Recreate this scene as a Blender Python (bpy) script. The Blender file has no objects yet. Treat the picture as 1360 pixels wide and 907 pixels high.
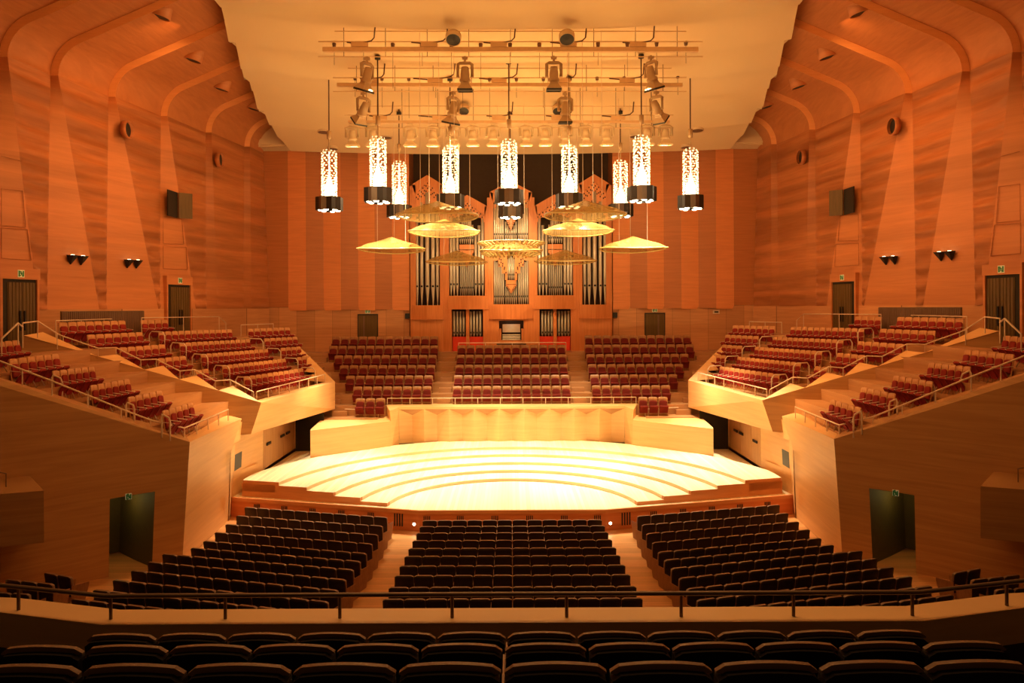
import bpy, bmesh, math, random
from mathutils import Vector, Matrix
random.seed(7)
R = math.radians
COL = bpy.context.scene.collection
F, CX, HY, ZC, TH = 1000.0, 679.0, 408.0, 8.4, 0.0046
# ------------------------------------------------------------------ helpers
def un(px, py):
    dx, dy = px-CX, py-HY
    return (dx-TH*dy)/F, (dy+TH*dx)/F
def P(px, py, d):                      # point seen at a pixel, d metres down the hall
    u, v = un(px, py); return Vector((u*d, d, ZC-v*d))
def Pz(px, py, z):                     # point seen at a pixel on the level z
    u, v = un(px, py); d = (ZC-z)/v; return Vector((u*d, d, z))
def Pw(px, py, a, b):                  # point seen at a pixel on the upright plane over plan line a-b
    u, v = un(px, py); dx, dy = b[0]-a[0], b[1]-a[1]
    d = (a[0]*dy-a[1]*dx)/(u*dy-dx)
    return Vector((u*d, d, ZC-v*d))
class MB:
    def __init__(s): s.v=[]; s.f=[]; s.m=[]; s.sm=[]
    def poly(s, pts, m=0, smooth=False):
        n=len(s.v); s.v += [tuple(p) for p in pts]; s.f.append(tuple(range(n,n+len(pts)))); s.m.append(m); s.sm.append(smooth)
    def grid(s, rows, m=0, smooth=True, close=False):
        n=len(s.v); w=len(rows[0])
        for r in rows: s.v += [tuple(p) for p in r]
        for i in range(len(rows)-1):
            for j in range(w if close else w-1):
                k=(j+1)%w
                s.f.append((n+i*w+j, n+i*w+k, n+(i+1)*w+k, n+(i+1)*w+j)); s.m.append(m); s.sm.append(smooth)
    def prism(s, base, top, m=0):
        n=len(s.v); k=len(base); s.v += [tuple(p) for p in base]+[tuple(p) for p in top]
        s.f.append(tuple(range(n+k-1,n-1,-1))); s.f.append(tuple(range(n+k,n+2*k)))
        for i in range(k): s.f.append((n+i, n+(i+1)%k, n+k+(i+1)%k, n+k+i))
        s.m += [m]*(k+2); s.sm += [False]*(k+2)
    def box(s, x0,x1,y0,y1,z0,z1,m=0):
        s.prism([(x0,y0,z0),(x1,y0,z0),(x1,y1,z0),(x0,y1,z0)],[(x0,y0,z1),(x1,y0,z1),(x1,y1,z1),(x0,y1,z1)],m)
    def plan(s, pts, z0, z1, m=0):
        s.prism([(p[0],p[1],z0) for p in pts],[(p[0],p[1],z1) for p in pts],m)
    def tube(s, pts, r, n=8, m=0, caps=True):
        pts=[Vector(p) for p in pts]; rows=[]
        rr = r if isinstance(r,(list,tuple)) else [r]*len(pts)
        for i,p in enumerate(pts):
            a = pts[max(i-1,0)]; b = pts[min(i+1,len(pts)-1)]
            t=(b-a).normalized() if (b-a).length>1e-9 else Vector((0,0,1))
            u = t.cross(Vector((0,0,1)))
            if u.length<1e-3: u=Vector((1,0,0))
            u.normalize(); w=t.cross(u)
            rows.append([p+rr[i]*(math.cos(2*math.pi*k/n)*u+math.sin(2*math.pi*k/n)*w) for k in range(n)])
        s.grid(rows, m, True, True)
        if caps: s.poly(rows[0],m); s.poly(rows[-1],m)
    def lathe(s, prof, c=(0,0,0), n=16, m=0, smooth=True, axis=None):
        rows=[]
        for r,z in prof:
            rows.append([Vector((r*math.cos(2*math.pi*k/n), r*math.sin(2*math.pi*k/n), z)) for k in range(n)])
        q = axis if axis is not None else Matrix.Identity(3)
        c=Vector(c)
        s.grid([[c+q@p for p in r] for r in rows], m, smooth, True)
    def build(s, name, mats, parent=None, loc=None):
        me=bpy.data.meshes.new(name); me.from_pydata(s.v,[],s.f)
        for m in (mats if isinstance(mats,(list,tuple)) else [mats]): me.materials.append(m)
        for i,p in enumerate(me.polygons): p.material_index=s.m[i]; p.use_smooth=s.sm[i]
        me.update()
        o=bpy.data.objects.new(name, me); COL.objects.link(o)
        if parent is not None: o.parent=parent
        if loc is not None: o.location=loc
        return o
def weld(o, dist=1e-4):
    bm=bmesh.new(); bm.from_mesh(o.data); bmesh.ops.remove_doubles(bm,verts=bm.verts,dist=dist); bmesh.ops.recalc_face_normals(bm,faces=bm.faces); bm.to_mesh(o.data); bm.free(); return o
def tag(o, label, cat, group=None):
    o['label']=label; o['category']=cat
    if group: o['group']=group
    return o
def thing(name, label, cat, loc=(0,0,0), rz=0, group=None):
    o=bpy.data.objects.new(name,None); COL.objects.link(o); o.empty_display_size=.1
    o.location=loc; o.rotation_euler=(0,0,rz)
    return tag(o,label,cat,group)
def struct(o): o['kind']='structure'; return o
def dup(root, loc, rz, label, group=None, sx=1.0):
    r=root.copy(); COL.objects.link(r); r.location=loc; r.rotation_euler=(0,0,rz); r.scale=(sx,1,1); r['label']=label
    if group: r['group']=group
    for ch in root.children:
        c=ch.copy(); COL.objects.link(c); c.parent=r
        for g in ch.children:
            e=g.copy(); COL.objects.link(e); e.parent=c
    return r
ORD=['zeroth','first','second','third','fourth','fifth','sixth','seventh','eighth','ninth','tenth','eleventh','twelfth','thirteenth','fourteenth','fifteenth','sixteenth']
SIDE={-1:'left',1:'right'}
# ------------------------------------------------------------------ materials
def new_mat(name):
    m=bpy.data.materials.new(name); m.use_nodes=True; nt=m.node_tree
    return m, nt, nt.nodes['Principled BSDF']
def plain(name, col, rough=.5, metal=0, var=.12, scale=6, emit=None, es=0, spec=.5):
    m,nt,b=new_mat(name)
    b.inputs['Roughness'].default_value=rough; b.inputs['Metallic'].default_value=metal; b.inputs['Specular IOR Level'].default_value=spec
    tc=nt.nodes.new('ShaderNodeTexCoord'); n=nt.nodes.new('ShaderNodeTexNoise'); n.inputs['Scale'].default_value=scale
    r=nt.nodes.new('ShaderNodeValToRGB')
    r.color_ramp.elements[0].color=[c*(1-var) for c in col]+[1]; r.color_ramp.elements[1].color=[min(1,c*(1+var)) for c in col]+[1]
    nt.links.new(tc.outputs['Object'],n.inputs['Vector']); nt.links.new(n.outputs['Fac'],r.inputs['Fac']); nt.links.new(r.outputs['Color'],b.inputs['Base Color'])
    if emit: b.inputs['Emission Color'].default_value=list(emit)+[1]; b.inputs['Emission Strength'].default_value=es
    return m
def wood(name, col, dark, rough=.45, vec=(.35,.35,6), band=0, seam=None, bump=.02, spec=.35):
    """wood grain running level; seam=(axis, pitch) adds board joints"""
    m,nt,b=new_mat(name); L=nt.links
    b.inputs['Roughness'].default_value=rough; b.inputs['Specular IOR Level'].default_value=spec
    tc=nt.nodes.new('ShaderNodeTexCoord'); mp=nt.nodes.new('ShaderNodeMapping'); mp.inputs['Scale'].default_value=vec
    n=nt.nodes.new('ShaderNodeTexNoise'); n.inputs['Scale'].default_value=1.6; n.inputs['Detail'].default_value=5; n.inputs['Distortion'].default_value=.6
    L.new(tc.outputs['Object'],mp.inputs['Vector']); L.new(mp.outputs['Vector'],n.inputs['Vector'])
    r=nt.nodes.new('ShaderNodeValToRGB'); r.color_ramp.elements[0].position=.3; r.color_ramp.elements[1].position=.7
    r.color_ramp.elements[0].color=list(dark)+[1]; r.color_ramp.elements[1].color=list(col)+[1]
    L.new(n.outputs['Fac'],r.inputs['Fac']); out=r.outputs['Color']
    if band:  # level stripes that paint the shade of the wall's wavy relief
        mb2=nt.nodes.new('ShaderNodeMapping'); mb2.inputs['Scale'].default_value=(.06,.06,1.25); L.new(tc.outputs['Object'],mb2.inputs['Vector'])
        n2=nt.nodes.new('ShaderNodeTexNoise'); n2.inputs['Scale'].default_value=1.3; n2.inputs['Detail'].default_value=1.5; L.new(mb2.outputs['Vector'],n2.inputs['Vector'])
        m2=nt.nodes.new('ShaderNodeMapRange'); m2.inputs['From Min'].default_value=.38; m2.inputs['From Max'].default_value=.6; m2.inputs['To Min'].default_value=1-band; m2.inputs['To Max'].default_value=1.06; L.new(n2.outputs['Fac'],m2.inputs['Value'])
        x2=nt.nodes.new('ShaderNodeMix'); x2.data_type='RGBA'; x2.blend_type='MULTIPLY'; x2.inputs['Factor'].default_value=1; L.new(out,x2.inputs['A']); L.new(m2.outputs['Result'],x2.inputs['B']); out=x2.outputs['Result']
    if seam:
        sx=nt.nodes.new('ShaderNodeSeparateXYZ'); L.new(tc.outputs['Object'],sx.inputs[0])
        a=nt.nodes.new('ShaderNodeMath'); a.operation='DIVIDE'; a.inputs[1].default_value=seam[1]; L.new(sx.outputs[seam[0]],a.inputs[0])
        f=nt.nodes.new('ShaderNodeMath'); f.operation='FRACT'; L.new(a.outputs[0],f.inputs[0])
        lt=nt.nodes.new('ShaderNodeMath'); lt.operation='LESS_THAN'; lt.inputs[1].default_value=seam[2] if len(seam)>2 else .03; L.new(f.outputs[0],lt.inputs[0])
        fl=nt.nodes.new('ShaderNodeMath'); fl.operation='FLOOR'; L.new(a.outputs[0],fl.inputs[0])
        wn=nt.nodes.new('ShaderNodeTexWhiteNoise'); wn.noise_dimensions='1D'; L.new(fl.outputs[0],wn.inputs['W'])
        mr=nt.nodes.new('ShaderNodeMapRange'); mr.inputs['To Min'].default_value=.82; mr.inputs['To Max'].default_value=1.08; L.new(wn.outputs['Value'],mr.inputs['Value'])
        mx=nt.nodes.new('ShaderNodeMix'); mx.data_type='RGBA'; mx.blend_type='MULTIPLY'; mx.inputs['Factor'].default_value=1; L.new(out,mx.inputs['A']); L.new(mr.outputs['Result'],mx.inputs['B'])
        mk=nt.nodes.new('ShaderNodeMix'); mk.data_type='RGBA'; mk.inputs['B'].default_value=[c*.35 for c in dark]+[1]
        L.new(lt.outputs[0],mk.inputs['Factor']); L.new(mx.outputs['Result'],mk.inputs['A']); out=mk.outputs['Result']
    L.new(out,b.inputs['Base Color'])
    if bump:
        bp=nt.nodes.new('ShaderNodeBump'); bp.inputs['Strength'].default_value=.25; bp.inputs['Distance'].default_value=bump; L.new(n.outputs['Fac'],bp.inputs['Height']); L.new(bp.outputs['Normal'],b.inputs['Normal'])
    return m
M={}
M['wall_v']=wood('wall wood shaded bays',(.50,.185,.066),(.40,.14,.049),.5,band=.27)  # darker copy of the pilaster wood; shade of the folds put into colour
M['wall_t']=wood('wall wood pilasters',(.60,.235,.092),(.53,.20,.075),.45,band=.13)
M['fascia']=wood('brightened soffit fascia wood',(.95,.50,.22),(.88,.44,.18),.5)  # lighter copy of the wall wood, painting in light the fascia lacks
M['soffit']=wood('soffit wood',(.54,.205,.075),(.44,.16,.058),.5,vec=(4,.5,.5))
M['back_l']=wood('back wall lit fold wood',(.86,.34,.13),(.74,.28,.105),.45)  # lit side of the folds, light put into the wood colour
M['back_d']=wood('back wall shaded fold wood',(.52,.185,.065),(.43,.15,.052),.5)  # shaded side of the folds, same wood painted darker
M['panel']=wood('lower wall panelling',(.66,.33,.15),(.54,.25,.11),.45,seam=(0,1.1,.012))
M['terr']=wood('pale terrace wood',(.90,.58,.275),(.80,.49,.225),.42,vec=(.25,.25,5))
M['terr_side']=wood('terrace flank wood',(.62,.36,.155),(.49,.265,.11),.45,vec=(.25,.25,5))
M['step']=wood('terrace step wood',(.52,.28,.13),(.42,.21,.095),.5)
M['floor']=wood('stall floor boards',(.80,.43,.17),(.68,.34,.13),.35,vec=(.4,5,.4),seam=(1,.16,.05))
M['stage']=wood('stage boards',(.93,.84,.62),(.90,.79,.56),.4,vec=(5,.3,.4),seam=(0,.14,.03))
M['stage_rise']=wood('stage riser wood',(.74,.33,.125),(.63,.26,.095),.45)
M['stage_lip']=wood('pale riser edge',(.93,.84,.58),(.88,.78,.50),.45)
M['stage_front']=wood('stage front cherry wood',(.72,.25,.085),(.60,.19,.06),.4)
M['ceil']=plain('cream plaster ceiling',(.84,.66,.40),.75,var=.05,scale=.35)
M['soff2']=plain('cream plaster edge',(.72,.55,.34),.75,var=.05,scale=.5)
M['organ']=wood('organ case cherry wood',(.68,.25,.085),(.56,.19,.06),.35,vec=(6,.5,.35),bump=.005)
M['organ_hi']=wood('organ carved wood',(.74,.30,.11),(.62,.23,.08),.35,vec=(6,.5,.35),bump=.005)
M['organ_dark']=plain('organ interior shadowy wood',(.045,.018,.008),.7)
M['niche']=plain('dark brown organ shadow',(.075,.04,.022),.8)  # paints the organ's shadow as a dark recess surface
M['red_felt']=plain('red felt panel',(.75,.05,.02),.8)
M['pipe']=plain('organ pipe tin',(.68,.62,.50),.38,metal=.45,var=.06,scale=2)
M['pipe_lo']=plain('organ pipe dull lead',(.42,.37,.29),.42,metal=.35,var=.1,scale=2)
M['black']=plain('black metal',(.012,.010,.009),.5)
M['dark']=plain('dark brown void',(.02,.013,.008),.8)
M['seat_dark']=plain('dark brown seat fabric',(.030,.016,.010),.85,var=.3,scale=40,spec=.2)
M['seat_wood']=wood('dark seat back wood',(.055,.028,.016),(.035,.017,.010),.5,vec=(2,2,8),bump=0)
M['seat_edge']=plain('seat top edge highlight',(.28,.165,.10),.42,var=.15)  # bright edge paints the highlight along the seat tops
M['arm']=wood('armrest wood',(.42,.22,.10),(.32,.155,.07),.45,vec=(3,8,3),bump=0)
M['bal_fab']=plain('balcony seat back cloth',(.014,.008,.005),.8,var=.3,scale=40,spec=.2)
M['bal_trim']=plain('balcony seat padded rim',(.30,.17,.09),.5,var=.2,scale=9)  # brighter rim colour carries the highlight of the padded top
M['choir_wood']=wood('dim choir seat beech shell',(.37,.18,.078),(.30,.14,.058),.4,vec=(9,2,.8),bump=0)  # choir copy of the chair shell, dim light put into its colour
M['terr_shell']=wood('lit terrace seat beech shell',(.62,.32,.145),(.52,.25,.11),.4,vec=(9,2,.8),bump=0)  # same shell painted lighter for the better lit terrace
M['terr_red']=plain('lit red seat upholstery',(.26,.02,.016),.8,var=.18,scale=30,spec=.25)  # terrace copy of the red cloth, brighter light put into colour
M['red']=plain('dim red seat upholstery',(.16,.015,.012),.8,var=.18,scale=30,spec=.25)  # choir copy of the same cloth, painted darker for dim light
M['steel']=plain('satin steel',(.80,.66,.52),.4,metal=.15,var=.05)
M['rail_dark']=plain('dark bronze rail',(.20,.115,.06),.4,metal=.2)
M['rail_white']=plain('white painted rail',(.92,.80,.64),.45)
M['door_side']=wood('dark olive hall door',(.14,.085,.03),(.10,.06,.02),.4,vec=(6,6,.4),bump=0)
M['door_stage']=wood('stage door wood',(.66,.38,.17),(.56,.30,.13),.4,vec=(6,6,.4),bump=0)
M['fix']=plain('pale spotlight housing',(.48,.33,.18),.45,var=.08)
M['fix_hi']=plain('cream spotlight housing',(.80,.66,.42),.45,var=.08)
M['drum']=plain('smoked black lantern panel',(.018,.012,.008),.45,spec=.3)
M['drum_tan']=plain('bronze mesh lantern panel',(.09,.055,.03),.5,var=.2,scale=60)
M['lamp']=plain('lit lamp face',(1,.9,.7),.4,emit=(1,.84,.55),es=9)
M['crystal']=plain('lit glass petals',(1,.92,.75),.25,emit=(1,.76,.40),es=1.5)
M['crystal_hot']=plain('lit glass core',(1,.95,.8),.3,emit=(1,.82,.5),es=7)
M['sign']=plain('exit sign face',(.75,.8,.6),.5,emit=(.75,.8,.45),es=.08)
M['sign_green']=plain('exit sign green',(.02,.22,.06),.5,emit=(.02,.3,.06),es=.03)
M['grey']=plain('slatted grey brown panel',(.17,.10,.065),.6)
M['white']=plain('cream paper and keys',(.9,.82,.65),.5)
M['cable']=plain('brown cable',(.12,.06,.03),.6)
M['batten']=plain('cream painted batten',(.74,.50,.26),.5)
def acrylic():
    m=bpy.data.materials.new('amber acrylic reflector'); m.use_nodes=True; nt=m.node_tree; L=nt.links
    nt.nodes.remove(nt.nodes['Principled BSDF']); out=nt.nodes['Material Output']
    t=nt.nodes.new('ShaderNodeBsdfTransparent'); t.inputs[0].default_value=(1,.93,.72,1)
    g=nt.nodes.new('ShaderNodeBsdfGlossy'); g.inputs['Roughness'].default_value=.18; g.inputs[0].default_value=(1,.85,.5,1)
    df=nt.nodes.new('ShaderNodeBsdfTranslucent'); df.inputs[0].default_value=(.27,.16,.05,1)
    dd=nt.nodes.new('ShaderNodeBsdfDiffuse'); dd.inputs[0].default_value=(.45,.27,.085,1)
    tc=nt.nodes.new('ShaderNodeTexCoord'); n=nt.nodes.new('ShaderNodeTexNoise'); n.inputs['Scale'].default_value=1.5
    L.new(tc.outputs['Object'],n.inputs['Vector'])
    mr=nt.nodes.new('ShaderNodeMapRange'); mr.inputs['To Min'].default_value=.5; mr.inputs['To Max'].default_value=.76; L.new(n.outputs['Fac'],mr.inputs['Value'])
    a=nt.nodes.new('ShaderNodeMixShader'); a.inputs[0].default_value=.5; L.new(df.outputs[0],a.inputs[1]); L.new(dd.outputs[0],a.inputs[2])
    b=nt.nodes.new('ShaderNodeMixShader'); b.inputs[0].default_value=.12; L.new(a.outputs[0],b.inputs[1]); L.new(g.outputs[0],b.inputs[2])
    c=nt.nodes.new('ShaderNodeMixShader'); L.new(mr.outputs['Result'],c.inputs[0]); L.new(t.outputs[0],c.inputs[1]); L.new(b.outputs[0],c.inputs[2])
    L.new(c.outputs[0],out.inputs['Surface']); return m
M['acrylic']=acrylic()
M['acr_rim']=plain('amber acrylic rim',(.62,.46,.18),.25,var=.1)

# ------------------------------------------------------------------ room shell
def rake(d): return max(0.0,.051*(26.7-d))
def wallx(d): return 14.9+.225*(46-d)
fl=MB(); fl.grid([[(x,d,rake(d)) for x in (-20,20)] for d in (2,10,18,26.7,31,49)],0,False)
struct(fl.build('floor',M['floor']))
# side walls: tall folded bays that curl into the soffit, pale tapering pilasters between
ZB, ZA, RC, SL = 8.4, 17.9, 1.4, math.atan(.43)
TS=[(25.0,26.4,25.6),(27.6,29.6,28.3),(30.0,32.7,30.6),(33.1,36.4,33.7),(36.5,39.2,37.1),(40.1,41.0,40.6),(43.5,44.3,44.2)]
def side_profile(o, wav, k=0):
    """list of (outward offset from wall line, z, s 0..1 height share)"""
    pts=[]; n=190
    for i in range(n+1):
        z=ZB+(ZA-ZB)*i/n
        pts.append((o*(z-ZB)/(ZA-ZB)+ wav*math.sin(2*math.pi*z/.78+1.1*math.sin(z*.9+k)+.6*math.sin(z*2.1)), z, i/n))
    end=math.pi/2-SL
    for i in range(1,13):
        a=end*i/12; pts.append((-RC+(RC+o)*math.cos(a), ZA+(RC+o)*math.sin(a), 1))
    a=end; x0=-RC+(RC+o)*math.cos(a); z0=ZA+(RC+o)*math.sin(a)
    for i in range(1,5): L=6.5*i/4; pts.append((x0-L*math.cos(SL), z0+L*math.sin(SL), 1))
    return pts
for s in (-1,1):
    mb=MB(); NZ=191
    for k in range(len(TS)):
        n0,f0,a0=TS[k]
        nn=TS[k+1] if k+1<len(TS) else (46.2,46.2,46.2)
        # bay between pilaster k and k+1
        cols=[]
        for c in range(9):
            t=(0,.05,.2,.4,.6,.8,.92,.97,1)[c]; col=[]
            wv=(0,.035,.075,.08,.08,.08,.07,.035,0)[c]*(1 if k<5 else .45)
            pn=side_profile(0,wv,k); pf=side_profile(.32,wv,k)
            for (o1,z1,h1),(o2,z2,h2) in zip(pn,pf):
                dn=f0+(a0-f0)*h1; df=nn[0]+(nn[2]-nn[0])*h1
                d=dn+(df-dn)*t
                col.append((s*(wallx(d)+o1+(o2-o1)*t), d, z1+(z2-z1)*t))
            cols.append(col)
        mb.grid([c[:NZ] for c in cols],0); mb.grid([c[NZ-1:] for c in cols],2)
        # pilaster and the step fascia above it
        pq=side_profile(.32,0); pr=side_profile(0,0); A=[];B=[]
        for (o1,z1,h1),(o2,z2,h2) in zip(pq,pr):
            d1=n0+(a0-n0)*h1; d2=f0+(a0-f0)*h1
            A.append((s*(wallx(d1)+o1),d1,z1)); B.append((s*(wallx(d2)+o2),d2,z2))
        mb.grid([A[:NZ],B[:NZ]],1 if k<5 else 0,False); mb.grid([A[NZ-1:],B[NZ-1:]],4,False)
    # plain lower band below the folds
    ds=[20,24,27.9,29.4,36.9,38.6,46.2]
    for i in range(len(ds)-1):
        a,b=ds[i],ds[i+1]
        if i in (2,4):
            mb.poly([(s*wallx(a),a,9.55 if False else 8.4)]*1+[(s*wallx(b),b,8.4),(s*wallx(b),b,8.4)],1) if False else None
            continue
        mb.poly([(s*wallx(a),a,2),(s*wallx(b),b,2),(s*wallx(b),b,8.4),(s*wallx(a),a,8.4)],3)
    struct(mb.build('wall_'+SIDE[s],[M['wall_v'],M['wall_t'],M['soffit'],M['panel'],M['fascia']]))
# back wall
WB=46.3
def bx(px): return (px-CX)*WB/F
mb=MB()
edges=[357,383,408,430,454,476,499,521,544.5]
for s in (-1,1):
    xs=[-bx(e) for e in edges]
    for i in range(len(xs)-1):
        light=i%2==1
        ya=WB+(.0 if i%2==0 else .3)-.3*(i%2==0)*0; 
        y0=WB+(0 if i%2 else .0); 
        ya,yb=(WB,WB-.22) if light else (WB-.22,WB)
        if i==0: ya=WB; xs=[15.9]+xs[1:]
        m=0 if light else 1
        zb0,zb1=(8.45,8.25) if light else (8.3,8.3)
        if i==0: zb0=zb1=8.47
        mb.poly([(s*xs[i],ya,zb0),(s*xs[i+1],yb,zb1),(s*xs[i+1],yb,18.6),(s*xs[i],ya,18.6)],m)
        if light: mb.poly([(s*xs[i],WB+.02,8.25),(s*xs[i+1],WB+.02,8.25),(s*xs[i+1],yb,zb1),(s*xs[i],ya,zb0)],m)
    mb.poly([(s*xs[0],WB,3),(s*xs[-1],WB,3),(s*xs[-1],WB,8.45),(s*xs[0],WB,8.45)],2)
    mb.poly([(s*xs[-1],WB-.22,5),(s*xs[-1],48.2,5),(s*xs[-1],48.2,18.6),(s*xs[-1],WB-.22,18.6)],1)
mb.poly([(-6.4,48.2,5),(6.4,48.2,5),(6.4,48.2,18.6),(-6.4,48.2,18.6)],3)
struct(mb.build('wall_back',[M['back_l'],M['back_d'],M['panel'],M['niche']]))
# ceiling: stepped shallow cloud
def cz(d): return 18.1+(45.5-d)*.186
EDGE=[(24,11.2),(27.2,11.4),(27.2,11.2),(30.5,11.95),(30.5,11.75),(33.7,12.55),(33.7,12.3),(37.1,13.1),(37.1,12.85),(40.6,13.55),(40.6,13.3),(44.2,13.6),(44.2,13.45),(45.6,13.3)]
def edgex(d):
    for (a,xa),(b,xb) in zip(EDGE,EDGE[1:]):
        if a<=d<=b and b>a: return xa+(xb-xa)*(d-a)/(b-a)
    return 13.3
mb=MB()
bands=[22.5,26.2,29.4,32.2,34.8,37.2,39.4,41.4,43.4,45.6]
def arcd(d0,t): return d0-1.5*(t*t) if d0<45 else d0
NX=24
for i in range(len(bands)-1):
    rows=[]
    for j in range(7):
        q=j/6; row=[]
        for c in range(NX+1):
            t=-1+2*c/NX; d=arcd(bands[i],t)*(1-q)+arcd(bands[i+1],t)*q
            row.append((t*edgex(max(d,24)), d, cz(d)+.13-.30*q-.25*(1-t*t)))
        rows.append(row)
    mb.grid(rows,0)
    if i<len(bands)-2:
        mb.grid([rows[-1],[(x,y,z+.3) for x,y,z in rows[-1]]],0,False)
# edge band seen from below and cove strip at the back
for s in (-1,1):
    e=[(s*x,d,cz(max(d,22))) for d,x in EDGE]
    mb.grid([e,[(x,d,z+.5) for x,d,z in e]],1,False)
mb.poly([(-15.2,45.3,18.25),(15.2,45.3,18.25),(15.2,46.4,18.05),(-15.2,46.4,18.05)],1)
mb.poly([(-15.2,45.3,18.25),(15.2,45.3,18.25),(15.2,45.3,18.6),(-15.2,45.3,18.6)],1)
for s_ in (-1,1): mb.poly([(s_*12,45.4,18.2),(s_*16.2,45.4,18.1),(s_*16.2,45.4,22),(s_*12,45.4,22)],1)
mb.poly([(-20,20,23.5),(20,20,23.5),(20,46.5,23),(-20,46.5,23)],2)
struct(mb.build('ceiling',[M['ceil'],M['soff2'],M['soffit']]))

# ------------------------------------------------------------------ stage
SX,SD,SDC=11.35,30.4,28.25          # half width, depth at the corners, depth at the centre
FRONT=[(-SX,SD),(-3.5,SDC),(3.5,SDC),(SX,SD)]
def fd(x): x=abs(x); return SDC if x<3.5 else SDC+(x-3.5)*(SD-SDC)/(SX-3.5)
st=thing('stage','pale wooden concert stage with curved risers and cherry front','stage',(0,33,0))
off=Vector((0,-33,0))
def stg(name,mb,mats,par=st): o=mb.build(name,mats,par); o.location=off if par is st else (0,0,0); return o
mb=MB(); mb.plan(FRONT+[(11.0,36),(11.0,41),(-11.0,41),(-11.0,36)],-.02,.76,0); mb.m[1]=1
stg('platform',mb,[M['stage_front'],M['stage']])
mb=MB(); mb.plan([(x,d-.07) for x,d in FRONT]+[(x,d+.02) for x,d in reversed(FRONT)],.66,.80); stg('edge_nosing',mb,M['stage_rise'])
HR=.132; RS=[4.75,5.85,6.95,8.15,9.35]
def riser_ring(Rr,z0,z1):
    pts=[]; n=48
    for i in range(n+1):
        a=math.pi*i/n; x=Rr*math.cos(a)*1.02; y=28.3+Rr*math.sin(a)
        y=max(y,fd(x)+.35); pts.append((x,y))
    return pts
for k,Rr in enumerate(RS):
    inner=riser_ring(Rr,0,0); mb=MB()
    outx=11.0; 
    outer=[(outx,fd(outx)+.35),(outx,41),(-outx,41),(-outx,fd(outx)+.35)]
    z0=.76+HR*k; z1=.76+HR*(k+1)
    loop=inner[::-1]  # from -x to +x
    pts=loop+outer
    mb.grid([[(x,y,z0) for x,y in pts+[pts[0]]],[(x,y,z1) for x,y in pts+[pts[0]]]],0,False)
    for fi in range(len(mb.f)):
        if all(mb.v[v][1]>fd(mb.v[v][0])+.3505 for v in mb.f[fi][:2]) : mb.m[fi]=2
    # top as strips from the arc outwards
    top=[]
    for (x,y) in inner:
        a=math.atan2(y-28.3,x)
        ux,uy=math.cos(a),math.sin(a)
        t=min((outx/abs(ux) if abs(ux)>1e-6 else 99),((41-28.3)/uy if uy>1e-6 else 99))
        ox,oy=ux*t,28.3+uy*t
        oy=max(oy,fd(ox)+.35)
        top.append((ox,oy))
    if k<len(RS)-1:
        nxt=riser_ring(RS[k+1],0,0); top=nxt
    else:
        top=[]; nseg=len(inner)-1
        for i in range(nseg+1):
            a=math.pi*i/nseg; x=11.5*math.cos(a); y=28.3+11.6*math.sin(a)
            if abs(x)>10.95: x=math.copysign(10.95,x)
            top.append((x,max(y,fd(x)+.35)))
        mb.v=[];mb.f=[];mb.m=[];mb.sm=[]
        pts=inner[::-1]+top+[inner[-1]]
        mb.grid([[(x,y,z0) for x,y in inner],[(x,y,z1) for x,y in inner]],2,False)
        mb.grid([[(x,y,.9) for x,y in top],[(x,y,z1) for x,y in top]],2,False)
        for e in (0,-1): mb.poly([inner[e]+(z0-.3,),top[e]+(z0-.3,),top[e]+(z1,),inner[e]+(z1,)],0)
        for fi in range(len(mb.f)):
            if all(mb.v[v][1]<fd(mb.v[v][0])+.36 for v in mb.f[fi][:2]): mb.m[fi]=0
        # side remainder lies under the next riser
    mb.grid([[(x,y,z1) for x,y in inner],[(x,y,z1) for x,y in top]],1,False)
    # corner pieces beyond the arc ends
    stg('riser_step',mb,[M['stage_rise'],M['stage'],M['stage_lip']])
for s in (-1,1):
    g=MB(); g.box(min(s*8,s*11),max(s*8,s*11),31,38.3,.6,1.14); stg('side_floor',g,M['stage'])
# shallow ventilation grilles in the stage front
for s in (-1,1):
    for i,x in enumerate((.65,1.95,3.2,5.4,6.6,7.8,9.0,10.2)):
        g=MB()
        for q in range(4):
            xx=s*(x+(q-1.5)*.07); y=fd(xx)-.012; g.box(xx-.018,xx+.018,y-.01,y+.02,.38,.58)
        o=stg('vent_grille',g,M['black']); o['kind']='stuff'
    g=MB()
    for q in range(4):
        xx=s*(4.3+(q-1.5)*.1); y=fd(xx)-.012; g.box(xx-.025,xx+.025,y-.01,y+.02,.15,.62)
    stg('vent_grille',g,M['black'])
    t=thing('footlight','small round white lamp low on the %s side of the stage front'%SIDE[s],'lamp',(s*3.68,SDC-.02,.28))
    g=MB(); g.lathe([(0.001,-.08),(.07,-.08),(.07,-.02),(.06,0)],n=14,axis=Matrix.Rotation(R(90),3,'X')@Matrix.Identity(3)); g.build('housing',M['steel'],t)
    g=MB(); g.lathe([(0.001,.04),(.035,.03),(.055,.0)],n=14,axis=Matrix.Rotation(R(90),3,'X')); g.build('lens',M['lamp'],t)

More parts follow.
